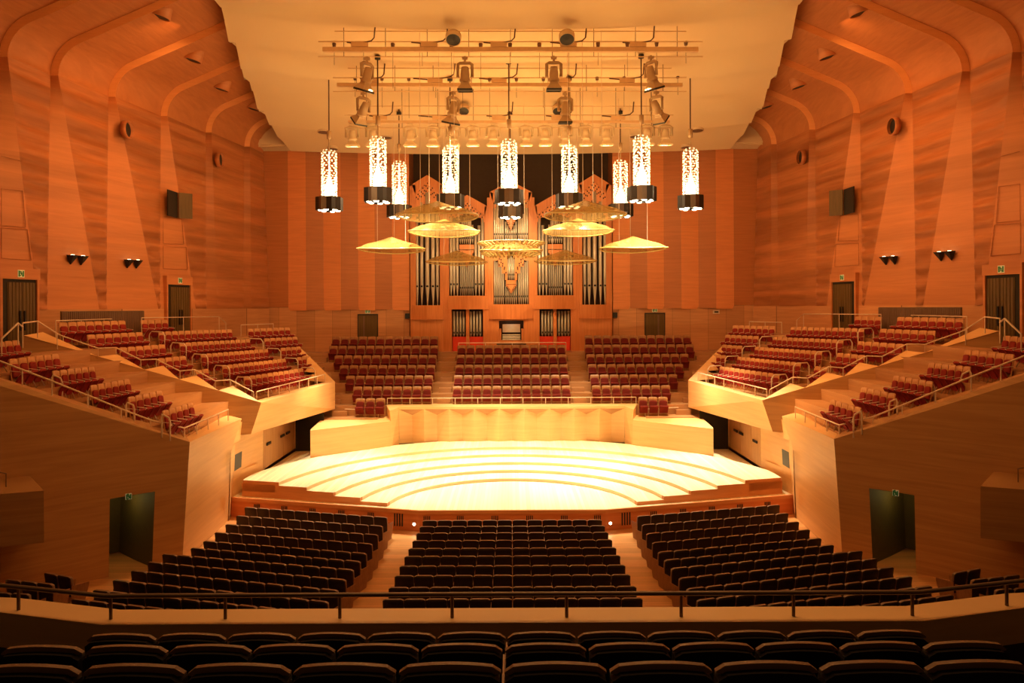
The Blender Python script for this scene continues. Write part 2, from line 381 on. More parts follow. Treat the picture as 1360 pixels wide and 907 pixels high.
# parapet behind the stage: pleated middle and two lower wings
mb=MB(); ZP=3.25; DP=39.05; n=9; x0=-5.85; w=11.7/n
for i in range(n):
    a=x0+w*i; c=a+w/2; b=a+w; zr=ZP-.12
    va,vb=(c,DP+.32,ZP-.46),(c,DP+.32,1.35)
    pa,pa0=(a,DP,zr),(a,DP+.1,1.35); pb,pb0=(b,DP,zr),(b,DP+.1,1.35)
    mb.poly([pa0,vb,va,pa]); mb.poly([vb,pb0,pb,va]); mb.poly([pa,va,pb],2)  # triangles under the cap painted with darker wood for their shade
mb.prism([(-5.85,DP,ZP-.12),(5.85,DP,ZP-.12),(6.75,40.3,ZP-.12),(-6.75,40.3,ZP-.12)],[(-5.85,DP,ZP),(5.85,DP,ZP),(6.75,40.3,ZP),(-6.75,40.3,ZP)],1)
for s in (-1,1):
    a=(s*5.85,DP); b=(s*6.1,38.0); c=(s*9.42,35.2); e=(s*9.9,40.2); f=(s*6.7,40.2)
    mb.poly([(a[0],a[1],1.3),(b[0],b[1],1.3),(b[0],b[1],2.68),(s*6.2,38.3,ZP-.1),(a[0],a[1],ZP)],0)
    mb.poly([(b[0],b[1],2.68),(s*6.2,38.3,ZP-.1),(s*6.75,40.3,ZP),(s*6.7,40.2,2.68)],1)
    mb.poly([(a[0],a[1],ZP),(s*6.2,38.3,ZP-.1),(s*6.75,40.3,ZP)],1)
    mb.plan([b,c,(s*9.5,35.6),e,f],.7,2.68,0); mb.m[-6]=1
    mb.m[len(mb.m)-6]=1
o=struct(mb.build('stage_back_parapet',[M['terr'],M['terr'],M['step']]))

# choir steps behind the stage
CH_D=[40.2+.945*i for i in range(6)]; CH_Z=[4.1+.5*i for i in range(6)]   # front to back, seat-top level
mb=MB()
mb.box(-10.5,-6.9,38.6,39.7,1.5,2.72); mb.box(6.9,10.5,38.6,39.7,1.5,2.72)
for i,(d,z) in enumerate(zip(CH_D,CH_Z)):
    mb.box(-11.5 if i<4 else -12.8,11.5 if i<4 else 12.8,d-.5,d+.5 if i<5 else 46.2,1.5,z-.87)
for s in (-1,1):                        # half steps of the four aisles
    for i,(d,z) in enumerate(zip(CH_D,CH_Z)):
        xe=(CX-(467.5,458,450,443,436,440)[i])*d/F+.12
        for (xa,xb) in ((3.3,4.0),(xe,xe+.8)):
            mb.box(min(s*xa,s*xb),max(s*xa,s*xb),d-.78,d-.5,z-1.4,z-1.12)
struct(mb.build('floor_choir',M['step']))

# ------------------------------------------------------------------ seats: one of each kind, then copies
def rounded_back(w,h0,h1,th,lean,arch,rc,n=9,y0=0):
    """front and back outline grids of a seat back; top edge arched with rounded corners"""
    rows=[]
    for j in range(8):
        t=j/7; row=[]
        for i in range(n):
            x=-w/2+w*i/(n-1); top=h1+arch*(1-(2*x/w)**2)
            edge=max(0,abs(x)-(w/2-rc))/rc
            top-=rc*.6*edge*edge
            z=h0+(top-h0)*t
            row.append((x,y0+lean*(z-h0)+.03*(2*x/w)**2,z))
        rows.append(row)
    return rows
def slab(mb,rows,th,mf=0,mbk=0,me=0):
    back=[[(x,y-th,z) for x,y,z in r] for r in rows]
    mb.grid(rows,mf); mb.grid(back,mbk)
    mb.grid([rows[-1],back[-1]],me,False); mb.grid([rows[0],back[0]],me,False)
    mb.grid([[r[0] for r in rows],[r[0] for r in back]],me); mb.grid([[r[-1] for r in rows],[r[-1] for r in back]],me)
# faces +Y locally; back leans to -Y
def seat_stall(mb3=None):
    a=MB(); slab(a,rounded_back(.505,.30,.87,.07,-.16,.012,.05),.075,0,1,2)
    c=MB(); c.grid([[(-.235,-.05+.1*i,.40+.05*math.sin(math.pi*i/4)) ,(0,-.05+.1*i,.415+.06*math.sin(math.pi*i/4)),(.235,-.05+.1*i,.40+.05*math.sin(math.pi*i/4))] for i in range(5)],0)
    c.prism([(-.235,-.05,.32),(.235,-.05,.32),(.235,.35,.34),(-.235,.35,.34)],[(-.235,-.05,.405),(.235,-.05,.405),(.235,.35,.405),(-.235,.35,.405)],0)
    def arm(sx):
        r=MB(); x0,x1=(-.265,-.253) if sx<0 else (.253,.265)
        r.prism([(x0,-.12,0),(x0,.26,0),(x0,.42,.52),(x0,.42,.58),(x0,-.1,.62)],[(x1,-.12,0),(x1,.26,0),(x1,.42,.52),(x1,.42,.58),(x1,-.1,.62)]); return r
    return a,c,arm
seatmats=[M['seat_dark'],M['seat_wood'],M['seat_edge']]
a,c,arm=seat_stall()
P_STALL=thing('stall_chair','x','seat')
weld(a.build('backrest',seatmats,P_STALL)); c.build('seat_cushion',M['seat_dark'],P_STALL); arm(1).build('armrest',M['arm'],P_STALL)
P_STALL2=thing('stall_chair','x','seat')        # end of a row: panels on both sides
for ch in list(P_STALL.children): cc=ch.copy(); COL.objects.link(cc); cc.parent=P_STALL2
arm(-1).build('armrest',M['arm'],P_STALL2)
def seat_choir(name,shell='choir_wood',cloth='red'):
    t=thing(name,'x','seat')
    a=MB(); slab(a,rounded_back(.465,.0,.95,.05,-.125,.012,.05),.035); weld(a.build('back_shell',M[shell],t))
    q=MB(); rows=[[(x*.84,y+.045-.03*(abs(2*x/.465)**3),z) for x,y,z in r] for r in rounded_back(.465,.38,.775,.05,-.13,.02,.09,y0=-.025)]
    slab(q,rows,.05); weld(q.build('back_cushion',M[cloth],t))
    k=MB(); rows=[[(x,.03+.22*q+.05*math.sin(math.pi*q)*(1-(x/.22)**2)*-1,.20+.36*q+.035*math.sin(math.pi*q)*(1-(x/.22)**2)) for x in (-.205,-.1,0,.1,.205)] for q in (0,.12,.35,.6,.85,1)]
    k.grid(rows,0); low=[[(x,y+.05,z-.05) for x,y,z in r] for r in rows]; k.grid(low,0)
    k.grid([rows[0],low[0]],0); k.grid([rows[-1],low[-1]],0); k.grid([[r[0] for r in rows],[r[0] for r in low]],0); k.grid([[r[-1] for r in rows],[r[-1] for r in low]],0)
    k.build('seat_cushion',M[cloth],t)
    return t
P_CHOIR=seat_choir('choir_chair'); P_TERR=seat_choir('terrace_chair','terr_shell','terr_red')
g=MB()
for sx in (-1,1):
    g.tube([(sx*.24,.2,0),(sx*.24,.05,.3),(sx*.24,.3,.56),(sx*.24,-.08,.6)],.013,6)
g.tube([(-.24,.05,.3),(.24,.05,.3)],.012,6)
g.build('arm_frame',M['steel'],P_TERR)
P_BAL=thing('balcony_chair','x','seat')
a=MB(); slab(a,rounded_back(.505,.30,.838,.1,-.12,.033,.04,13),.10); a.build('backrest',M['bal_fab'],P_BAL)
a=MB(); rb=rounded_back(.515,.835,.868,.1,-.12,.035,.04,13,y0=-.088); slab(a,rb,.032); a.build('padded_rim',M['bal_trim'],P_BAL)
a=MB(); a.box(-.24,.24,-.02,.4,.36,.46); a.build('seat_cushion',M['bal_fab'],P_BAL)
a=MB(); a.prism([(.256,-.1,0),(.256,.3,0),(.256,.4,.6),(.256,-.1,.62)],[(.2695,-.1,0),(.2695,.3,0),(.2695,.4,.6),(.2695,-.1,.62)]); a.build('armrest',M['arm'],P_BAL)
first_used={}
def place(proto,loc,rz,label,group=None,sx=1.0):
    if proto.name not in first_used:
        first_used[proto.name]=1; proto.location=loc; proto.rotation_euler=(0,0,rz); proto.scale=(sx,1,1); proto['label']=label
        if group: proto['group']=group
        return proto
    return dup(proto,loc,rz,label,group,sx)
def along(a,b,n):                      # n seat centres between two row ends and the facing angle
    a,b=Vector(a),Vector(b); t=(b-a)/n; ang=math.atan2(t.y,t.x)
    return [a+t*(i+.5) for i in range(n)], ang, t.length
# ---- stalls
stalls=[]      # (depth, pos, rz, label, is_end, sx)
def stall_pt(px,py):
    u,v=un(px,py); d=6.168/(v-.051); return Vector((u*d,d,rake(d)))
cw=[674,697,722,751,781,811,848,885,930,975,1029]
for i,wz in enumerate(cw):
    W=wz/2.833/F; d=6.36/W
    pts,ang,L=along((-3.18,d,0),(3.18,d,0),12)
    for j,p in enumerate(pts):
        p.z=rake(d); side='left' if j<6 else 'right'; jj=j+1 if j<6 else 12-j
        stalls.append((d,p,0,'dark seat, centre stall block, %s row from stage, %s from its %s end'%(ORD[i+1],ORD[jj],side),j in (0,11),L/.53))
LR=[((327,676),(516,687)),((316,685),(510,697.5)),((302,695),(504,709)),((288,705.5),(496.5,721)),((273,717),(489,733.5)),((256.5,726),(481,744)),((219,734),(472,755)),((199.6,744.5),(462,768)),((178,755.7),(452,782)),((154,768),(439,797)),((128,781),(424.6,811.5)),((100,793),(408,826)),((66,810),(390,842))]
for s in (-1,1):
    for i,(l,r) in enumerate(LR):
        A,B=stall_pt(*l),stall_pt(*r)
        if s>0: A,B=Vector((-B.x,B.y,B.z)),Vector((-A.x,A.y,A.z))
        n=round((B-A).length/.535); pts,ang,L=along(A,B,n)
        for j,p in enumerate(pts):
            q=(n-j) if s<0 else j+1
            p.z=rake(p.y)
            stalls.append((p.y,p,ang,'dark seat, %s stall block, %s row from stage, %s from the aisle'%(SIDE[s],ORD[i+1],ORD[q]),j in (0,n-1),L/.53))
    for gi,(l,r,n) in enumerate([((61,758),(103,765),2),((11,767),(77,774),3),((-30,783),(44,787),3),((-60,800),(10,803),3)]):
        A,B=stall_pt(*l),stall_pt(*r)
        if s>0: A,B=Vector((-B.x,B.y,B.z)),Vector((-A.x,A.y,A.z))
        m=(A+B)/2; t=(B-A).normalized(); A=m-t*.27*n; B=m+t*.27*n
        pts,ang,L=along(A,B,n)
        for j,p in enumerate(pts):
            q=(n-j) if s<0 else j+1
            p.z=rake(p.y)
            stalls.append((p.y-50,p,ang,'dark seat beside the %s side wall, %s row from the exit, %s from passage'%(SIDE[s],ORD[gi+1],ORD[q]),True,L/.53))
stalls.sort(key=lambda t:t[0])
keep,rest=stalls[:300],stalls[300:]
for d,p,rz,lab,end,sx in keep:
    place(P_STALL2 if end else P_STALL,p,rz,lab,'dark seats of the stalls',min(sx,.999))
sa,sc,sarm=seat_stall(); mb=MB()
for d,p,rz,lab,end,sx in rest:
    mt=Matrix.Translation(p)@Matrix.Rotation(rz,4,'Z')
    for src,mo in ((sa,0),(sc,0),(sarm(1),3),(sarm(-1),3)):
        n0=len(mb.v); mb.v += [tuple(mt@Vector((v[0]*min(sx,.999),v[1],v[2]))) for v in src.v]
        mb.f += [tuple(i+n0 for i in f) for f in src.f]; mb.m += [m+mo for m in src.m]; mb.sm += src.sm
o=mb.build('stall_seats_by_stage',seatmats+[M['arm']]); o['kind']='stuff'; tag(o,'rows of dark stall seats nearest the stage front','seats')
# ---- choir seats behind the stage
ND={'left':[(440,582,12),(436,582.5,12),(443,580,11),(450,578,10),(458,575,9),(467.5,573,8)]}
for s in (-1,1):
    for i in range(6):                       # i=0 back row
        a,b,n=ND['left'][i]; d=CH_D[5-i]; zf=CH_Z[5-i]-.87
        xa,xb=(a-CX)*d/F,(b-CX)*d/F
        if s>0: xa,xb=-xb,-xa
        pts,ang,L=along((xa,d,zf),(xb,d,zf),n)
        for j,p in enumerate(pts):
            q=(n-j) if s<0 else j+1
            place(P_CHOIR,p,math.pi,'red choir seat, %s block, %s row from the back, %s from the inner stairs'%(SIDE[s],ORD[i+1],ORD[q]),'choir seats behind the stage',min(1.05,L/.48))
    d=39.22; xa,xb=(471-CX)*d/F,(511-CX)*d/F
    if s>0: xa,xb=-xb,-xa
    pts,ang,L=along((xa,d,2.72),(xb,d,2.72),3)
    for j,p in enumerate(pts):
        q=(3-j) if s<0 else j+1
        place(P_CHOIR,p,math.pi,'red choir seat in the lone front row of three, %s block, %s from centre'%(SIDE[s],ORD[q]),'choir seats behind the stage',min(1.05,L/.48))
for i in range(5):
    d=CH_D[4-i]; zf=CH_Z[4-i]-.87+(.0)
    pts,ang,L=along((-3.18,d,zf),(3.18,d,zf),12)
    for j,p in enumerate(pts):
        side='left' if j<6 else 'right'; jj=j+1 if j<6 else 12-j
        place(P_CHOIR,p,math.pi,'red choir seat below the organ, %s row from back, %s from its %s end'%(ORD[i+1],ORD[jj],side),'choir seats behind the stage',min(1.05,L/.48))
# ---- balcony seats
for ri,(yt,x0,pitch,n,fl_) in enumerate([(838,111,93.3,12,5.08),(853,-4,111.8,12,5.42),(878,-38,140.7,10,5.76)]):
    d=.53*F/pitch*1.0
    for j in range(n):
        xc=(x0+pitch*(j+.5)-CX)*d/F
        zt=ZC-(yt-HY)*d/F
        side='left' if j<n/2 else 'right'; jj=j+1 if j<n/2 else n-j
        place(P_BAL,(xc,d+.1,zt-.905),0,'dark balcony seat with padded rim, %s row behind the rail, %s from its %s end'%(ORD[ri+1],ORD[jj],side),'balcony seats',.995)

# ------------------------------------------------------------------ side terraces
def sp(v,s): return Vector((v[0]*(-s),v[1],v[2])) if True else v   # left-hand point -> side s
A0=(-10.55,31.5); A1=(-18.35,28.1)      # near flank of the upper terrace (plan)
AF=(-9.3,39.7)                           # far end of its front
Z0T,RT=5.2,.515
def rowA(k,t): # near end and far end of row k
    n=Vector((-12.1-1.02*k,34.2+.1*k,0)); f=Vector((-10.7-.85*k,39.0-.2*k,0)); return n,f
for s in (-1,1):
    S=lambda v: (v[0]*(-s),v[1],v[2])
    # --- upper terrace shell
    mb=MB()
    tn=P(347,534.5,31.5); tf=P(445,507,39.7); bn=P(333.4,576.4,31.0); bf=P(445,543,39.5); bm_=P(415,550,37.4)
    mb.poly([S(tn),S(tf),S(bf),S(bn)],0)                                   # front
    back=P(31.5,445.5,28.2); 
    fl_low=Pw(320,600,(-11.1,30.6),(-18.6,27.4))
    bb=(back[0]-.35,back[1]-.5,3.15); mb.poly([S(tn),S(bn),S(bb)],1); mb.poly([S(tn),S(bb),S(back)],1)     # flank
    inn=[(p[0]-.5,p[1]+.25,p[2]) for p in (tn,tf)]
    mb.poly([S(tn),S(tf),S(inn[1]),S(inn[0])],0)                           # ledge
    mb.poly([S(inn[0]),S(inn[1]),S((inn[1][0],inn[1][1],4.3)),S((inn[0][0],inn[0][1],4.3))],0)
    # underside
    mb.poly([S(bn),S(bf),S((-11.6,39.5,3.12)),S((-11.6,30.8,3.15))],1)
    # saw-tooth ledges on the flank wall
    zz=[(31.5,445.5,57,441,130,470),(130,470,156,470.5,192,488),(192,488,217,485.5,238,500.5),(238,500.5,261,498.5,290,517),(290,517,309,512.5,347,534.5)]
    for ax,ay,cx_,cy_,bx_,by_ in zz:
        ly=lambda q: 445.5+(q-31.5)*89/315.5
        pa=Pw(ax,ly(ax),A0,A1); pb=Pw(bx_,ly(bx_),A0,A1); pc=Pw(cx_,cy_,(A0[0]+.2,A0[1]+.75),(A1[0]+.2,A1[1]+.75))
        mb.poly([S(pa),S(pb),S(pc)],0)
        mb.poly([S(pb),S(pc),S((pc[0],pc[1],pc[2]-.4)),S((pb[0],pb[1],pb[2]-.1))],1)
    # far sloping parapet beside the choir
    fe=P(374,437,42.2)
    mb.poly([S(tf),S(fe),S((fe[0],fe[1],3)),S((tf[0],tf[1],3))],0)
    tf2=(tf[0]-.45,tf[1]-.1,tf[2]); fe2=(fe[0]-.45,fe[1]-.3,fe[2])
    mb.poly([S(tf),S(fe),S(fe2),S(tf2)],0)
    ns=6
    for q in range(ns):
        a=Vector(tf2).lerp(Vector(fe2),q/ns); b=Vector(tf2).lerp(Vector(fe2),(q+1)/ns)
        mb.poly([S(a),S(b),S((b[0]-.9,b[1]-.25,a[2]+.1)),],0)
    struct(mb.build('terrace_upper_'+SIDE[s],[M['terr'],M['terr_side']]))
    # --- its stepped floor
    mb=MB()
    for k in range(6):
        n,f=rowA(k,0); t=(f-n).normalized(); nrm=Vector((-t.y,t.x,0))*-1
        if nrm.x<0: nrm=-nrm
        z=Z0T+RT*k-.87
        a=n-t*(4.4-.25*k)+nrm*.55; b=f+t*(3.2 if k else 1.6)+nrm*.55; 
        c=b-nrm*1.05; e=a-nrm*1.05
        if k==5: c=c-nrm*1.6; e=e-nrm*1.6
        pts=[S((p.x,p.y,0)) for p in (a,b,c,e)]
        mb.plan(pts,z-.6,z)
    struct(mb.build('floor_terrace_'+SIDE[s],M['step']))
    # --- seats of the upper terrace
    grp='red terrace seats'
    def put(n,f,cnt,z,desc):
        pts,ang,L=along((n.x,n.y,z),(f.x,f.y,z),cnt)
        for j,p in enumerate(pts):
            # face towards the stage (-> +x for the left terrace)
            rz=ang-math.pi
            loc=S(p); rot=rz if s<0 else -rz
            place(P_TERR,loc,rot,desc%(SIDE[s],ORD[j+1]),grp,min(1.0,L/.515))
    for k,cnt in enumerate((11,13,13,13,12)):
        n,f=rowA(k,0)
        put(n,f,cnt,Z0T+RT*k-.87,'red seat, %s upper terrace main block, '+ORD[k+1]+' row from stage, %s from the camera')
        t=(f-n).normalized()
        ex=[0,3,4,6,7][k]
        if ex:
            a=f+t*.95; put(a,a+t*.42*ex,ex,Z0T+RT*k-.87,'red seat, %s upper terrace choir-end block, '+ORD[k+1]+' row from stage, %s along')
    for k,(px,py,cnt,d) in enumerate([(262,495,2,31.2),(212,479.5,4,31),(161,465,6,29.9),(118,448,7,30),(80,431,8,29.5)]):
        z=Z0T+RT*(k+1)+.03; u,v=un(px,py); n=Vector((u*d,d,0)); t=Vector((.2,.98,0)); f=n+t*.47*cnt
        put(n,f,cnt,z-.87,'red seat, %s upper terrace near block by flank wall, '+ORD[k+1]+' row up, %s along')
    u,v=un(189,427); n=Vector((u*34.2,34.2,0)); put(n,n+Vector((.2,.98,0))*1.9,4,Z0T+RT*5-.87+.02,'red seat, %s upper terrace top corner row of four by door, %s along')
    # --- lower terrace
    C0=P(242,734,24.8); C0.z=.05; C1=P(252,587,24.5); E0=P(303,690,29.8); E0.z=0; E1=P(321,556,30.6); I1=P(302,551,31.0); IC=P(246,577,26)
    LF0=Vector((-15.7,19.45,.3)); LF1=Vector((-15.9,19.4,7.25))
    mb=MB()
    def W(a,b): # a along from corner, b up
        lo=Vector(C0).lerp(LF0,a); hi=Vector(C1).lerp(LF1,a); return lo.lerp(hi,b)
    # door hole bounds on that wall
    def inv(px,py):
        best=None
        for i in range(0,101):
            for j in range(0,61):
                p=W(i/100*.75,j/60*.6); x=CX+F*p.x/p.y; y=HY-F*(p.z-ZC)/p.y
                X=x+TH*(y-HY); Y=y-TH*(x-CX)
                e=(X-px)**2+(Y-py)**2
                if best is None or e<best[0]: best=(e,i/100*.75,j/60*.6)
        return best[1:]
    a1,b1=inv(205,652); a2,b2=inv(146,663)
    def Q(aa,ba,ab,bb): return [S(W(aa,ba)),S(W(ab,ba)),S(W(ab,bb)),S(W(aa,bb))]
    bt=(b1+b2)/2
    mb.grid([[S(W(a1*i/6,j/12)) for i in range(7)] for j in range(13)],1)
    mb.grid([[S(W(a2+(1-a2)*i/10,j/12)) for i in range(11)] for j in range(13)],1)
    mb.grid([[S(W(a1+(a2-a1)*i/6,(b1+(b2-b1)*i/6)*(1-j/8)+j/8)) for i in range(7)] for j in range(9)],1)
    EK=P(306,602,29.8); lf=[Vector(C0).lerp(C1,q/10) for q in range(11)]; rt=[E0.lerp(EK,q/6) for q in range(6)]+[EK.lerp(E1,q/4) for q in range(5)]
    mb.grid([[S(a_.lerp(b_,q/8)) for q in range(9)] for a_,b_ in zip(lf,rt)],0,True)                     # end face
    mb.poly([S(C1),S(E1),S(I1)],0); mb.poly([S(C1),S(I1),S(IC)],0)        # ledge
    LI=Vector((-15.6,19.9,7.25)); 
    mb.poly([S(C1),S(LF1),S(LI),S(IC)],1)
    mb.poly([S(IC),S(I1),S((I1.x,I1.y,3.5)),S((IC.x,IC.y,3.5))],0)
    # corridor behind the opening
    nr=Vector((-.75,.66,0)); p1,p2=W(a1,0),W(a2,0); q1,q2=W(a1,b1),W(a2,b2)
    L=2.6
    mb.poly([S(p1),S(p1+nr*L),S(q1+nr*L),S(q1)],2); mb.poly([S(p2),S(p2+nr*L),S(q2+nr*L),S(q2)],2)
    mb.poly([S(p1+nr*L),S(p2+nr*L),S(q2+nr*L),S(q1+nr*L)],2); mb.poly([S(q1),S(q2),S(q2+nr*L),S(q1+nr*L)],2)
    lp=(p1+p2)/2+nr*1.2; pl=bpy.data.lights.new('passage_lamp','POINT'); pl.energy=9; pl.color=(1,.75,.25); pl.shadow_soft_size=.15
    po=bpy.data.objects.new('passage_lamp',pl); COL.objects.link(po); po.location=S((lp.x,lp.y,min(q1.z,q2.z)-.4))
    # projecting box nearer the camera
    bxp=[(-12.25,19.7),(-13.7,21.4),(-17,21.4),(-17,18.6),(-15,18.6)]
    mb.plan([S((x,y,0))[:2] for x,y in bxp],2.3,3.66,1)
    # low strip of wall below it
    mb.plan([S((x,y,0))[:2] for x,y in [(-13.35,19.6),(-13.9,20.4),(-16,20.4),(-16,18)]],0,2.0,0)
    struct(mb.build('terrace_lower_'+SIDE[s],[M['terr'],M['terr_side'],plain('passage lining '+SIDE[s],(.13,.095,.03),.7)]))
    mb=MB()
    for k in range(7):
        X=-11.35-.92*k; z=4.13+.45*k
        dn=24.9-1.118*(-(X)-10.9)+.25
        if k==0:
            mb.plan([S((x,y,0))[:2] for x,y in ((-11.0,25.3),(-11.75,31.0),(-12.2,31.0),(-12.2,23.9))],3.2,z); continue
        mb.prism([S((X+.62,max(dn+.75,19.8),z-.6)),S((X+.62,31.0,z-.6)),S((X-.42,31.0,z-.6)),S((X-.42,max(dn-.4,20),z-.6))],[S((X+.62,max(dn+.75,19.8),z)),S((X+.62,31.0,z)),S((X-.42,31.0,z)),S((X-.42,max(dn-.4,20),z))])
    struct(mb.build('floor_lower_terrace_'+SIDE[s],M['step']))
    for k,(pn,pf,cnt,z) in enumerate([((219.6,549.9),(260,537.5),5,5.0),((173.5,531.6),(219,521.5),5,5.45),((123.8,515.9),(176,506.5),6,5.9),((72.8,496.5),(129,490),6,6.35),((16,481),(82,473),6,6.8),((-34,461),(30,455),6,7.28)]):
        n=Pz(*pn,z); f=Pz(*pf,z)
        put(Vector((n.x,n.y,0)),Vector((f.x,f.y,0)),cnt,z-.87,'red seat on the %s lower terrace, '+ORD[k+1]+' row up from stage, %s from rail')
    # --- stage side wall with doors under the upper terrace
    mb=MB(); 
    mb.grid([[S((x,y,0)) for x,y in ((-11.2,29.8),(-11.42,30.5),(-11.0,33.3))],[S((x,y,3.2)) for x,y in ((-11.12,29.8),(-11.2,30.5),(-11.0,33.3))]],0,False)
    mb.poly([S((-11.15,29.8,3.0)),S((-11.1,31.2,3.0)),S((-11.1,31.2,3.75)),S((-11.1,30.5,3.75))],0)
    mb.poly([S((-11.0,38.05,1.2)),S((-11.0,38.3,1.2)),S((-11.0,38.3,3.2)),S((-11.0,38.05,3.2))],0)
    mb.poly([S((-11.0,33.3,0)),S((-11.0,38.3,0)),S((-11.0,38.3,1.3)),S((-11.0,33.3,1.3))],0)
    mb.poly([S((-11.0,38.3,.7)),S((-9.55,38.3,.7)),S((-9.55,38.3,3.12)),S((-11.0,38.3,3.12))],1)
    mb.plan([S((x,y,0))[:2] for x,y in ((-11.7,30.75),(-11.36,30.75),(-10.97,32.6),(-11.7,32.6))],0,1.7,0)
    struct(mb.build('wall_stage_'+SIDE[s],[M['terr'],M['dark']]))
    dn_=struct(bpy.data.objects.new('door_%d'%(5 if s<0 else 6),None)); COL.objects.link(dn_)
    for q,(da,db) in enumerate(((33.35,34.6),(34.62,36.25),(36.27,38.0))):
        g=MB(); x=S((-11.0,0,0))[0]; g.box(min(x,x+s*.05),max(x,x+s*.05),da,db,1.3,3.25); leaf=g.build('door_leaf',M['door_stage'],dn_)
        h=MB(); x2=x-s*.06; yy=da+.35 if q!=1 else db-.5
        h.box(min(x2,x2+s*.05),max(x2,x2+s*.05),yy,yy+.55,2.25,2.36); h.build('door_handle',M['black'],leaf)
    w_=MB(); ww=[P(308,604,29.4),P(317.5,599,30.2),P(316.5,620,30.2),P(307,626,29.4)]
    w_.poly([S((p.x+.12,p.y,p.z)) for p in ww]); struct(w_.build('window_%d'%(3 if s<0 else 4),M['black']))

# ------------------------------------------------------------------ balcony in front of the camera
mb=MB()
led=[(-9,7.6),(-4.9,7.15),(-3.75,6.85),(3.75,6.85),(4.9,7.15),(9,7.6)]
mb.prism([(x,d+.0,5.2) for x,d in led]+[(x,d+.34,5.2) for x,d in reversed(led)],[(x,d,5.53) for x,d in led]+[(x,d+.34,5.53) for x,d in reversed(led)],0)
mb.grid([[(x,d+.02,3.9) for x,d in led],[(x,d+.02,5.47) for x,d in led]],1,False)
mb.grid([[(x,d+.3,3.4) for x,d in led],[(x,d+.3,5.3) for x,d in led]],1,False)
struct(mb.build('balcony_parapet',[M['terr'],M['seat_wood']]))
mb=MB()
for (d,z,dd) in ((5.83,5.0,1.2),(4.85,5.3,.5),(3.87,5.6,.5),(2.9,5.95,.5)):
    mb.box(-9,9,d-.48,d+dd,z-.5,z)
struct(mb.build('floor_balcony',M['seat_wood']))
t=thing('balcony_rail','dark bronze handrail along the balcony front, on thin posts','railing',(0,6.95,5.53))
rl=[(-9,7.62,5.78),(-4.9,7.2,5.765),(-3.75,6.93,5.76),(3.75,6.93,5.76),(4.9,7.2,5.765),(9,7.62,5.78)]
g=MB(); g.tube([(x,y-6.95,z-5.53) for x,y,z in rl],.021,10); g.build('handrail',M['rail_dark'],t)
for x in (-5.9,-4.72,-3.72,-2.66,-1.6,-.56,.5,1.56,2.6,3.7,4.72,5.9):
    d=6.97 if abs(x)<3.75 else 6.97+(abs(x)-3.75)*.23
    g=MB(); g.tube([(x,d-6.95,0),(x,d-6.95,.22)],.016,8); g.build('post',M['rail_dark'],t)

# ------------------------------------------------------------------ rails
def railing(name,label,pts,drop,mat,r=.028,cat='railing',every=1.0,group=None):
    """pts: handrail points; posts of length drop at each point and about every metre"""
    o=Vector(pts[0]); o.z-=drop
    t=thing(name,label,cat,o,0,group)
    g=MB(); g.tube([Vector(p)-o for p in pts],r,8); g.build('handrail',mat,t)
    for a,b in zip(pts,pts[1:]):
        a,b=Vector(a),Vector(b); n=max(1,int((b-a).length/every+.5))
        for i in range(n):
            p=a.lerp(b,i/n)-o; g=MB(); g.tube([p-Vector((0,0,drop)),p],r*.8,6); g.build('post',mat,t)
    p=Vector(pts[-1])-o; g=MB(); g.tube([p-Vector((0,0,drop)),p],r*.8,6); g.build('post',mat,t)
    return t
def hoop(label,a,b,h,mat,grp):
    a,b=Vector(a),Vector(b); t=thing('aisle_rail',label,'railing',a,0,grp); d=b-a
    g=MB(); g.tube([(0,0,0),(0,0,h*.85),d*.12+Vector((0,0,h)),d*.85+Vector((0,0,h*.97)),d+Vector((0,0,h*.8)),d],.03,6); g.build('handrail',mat,t); return t
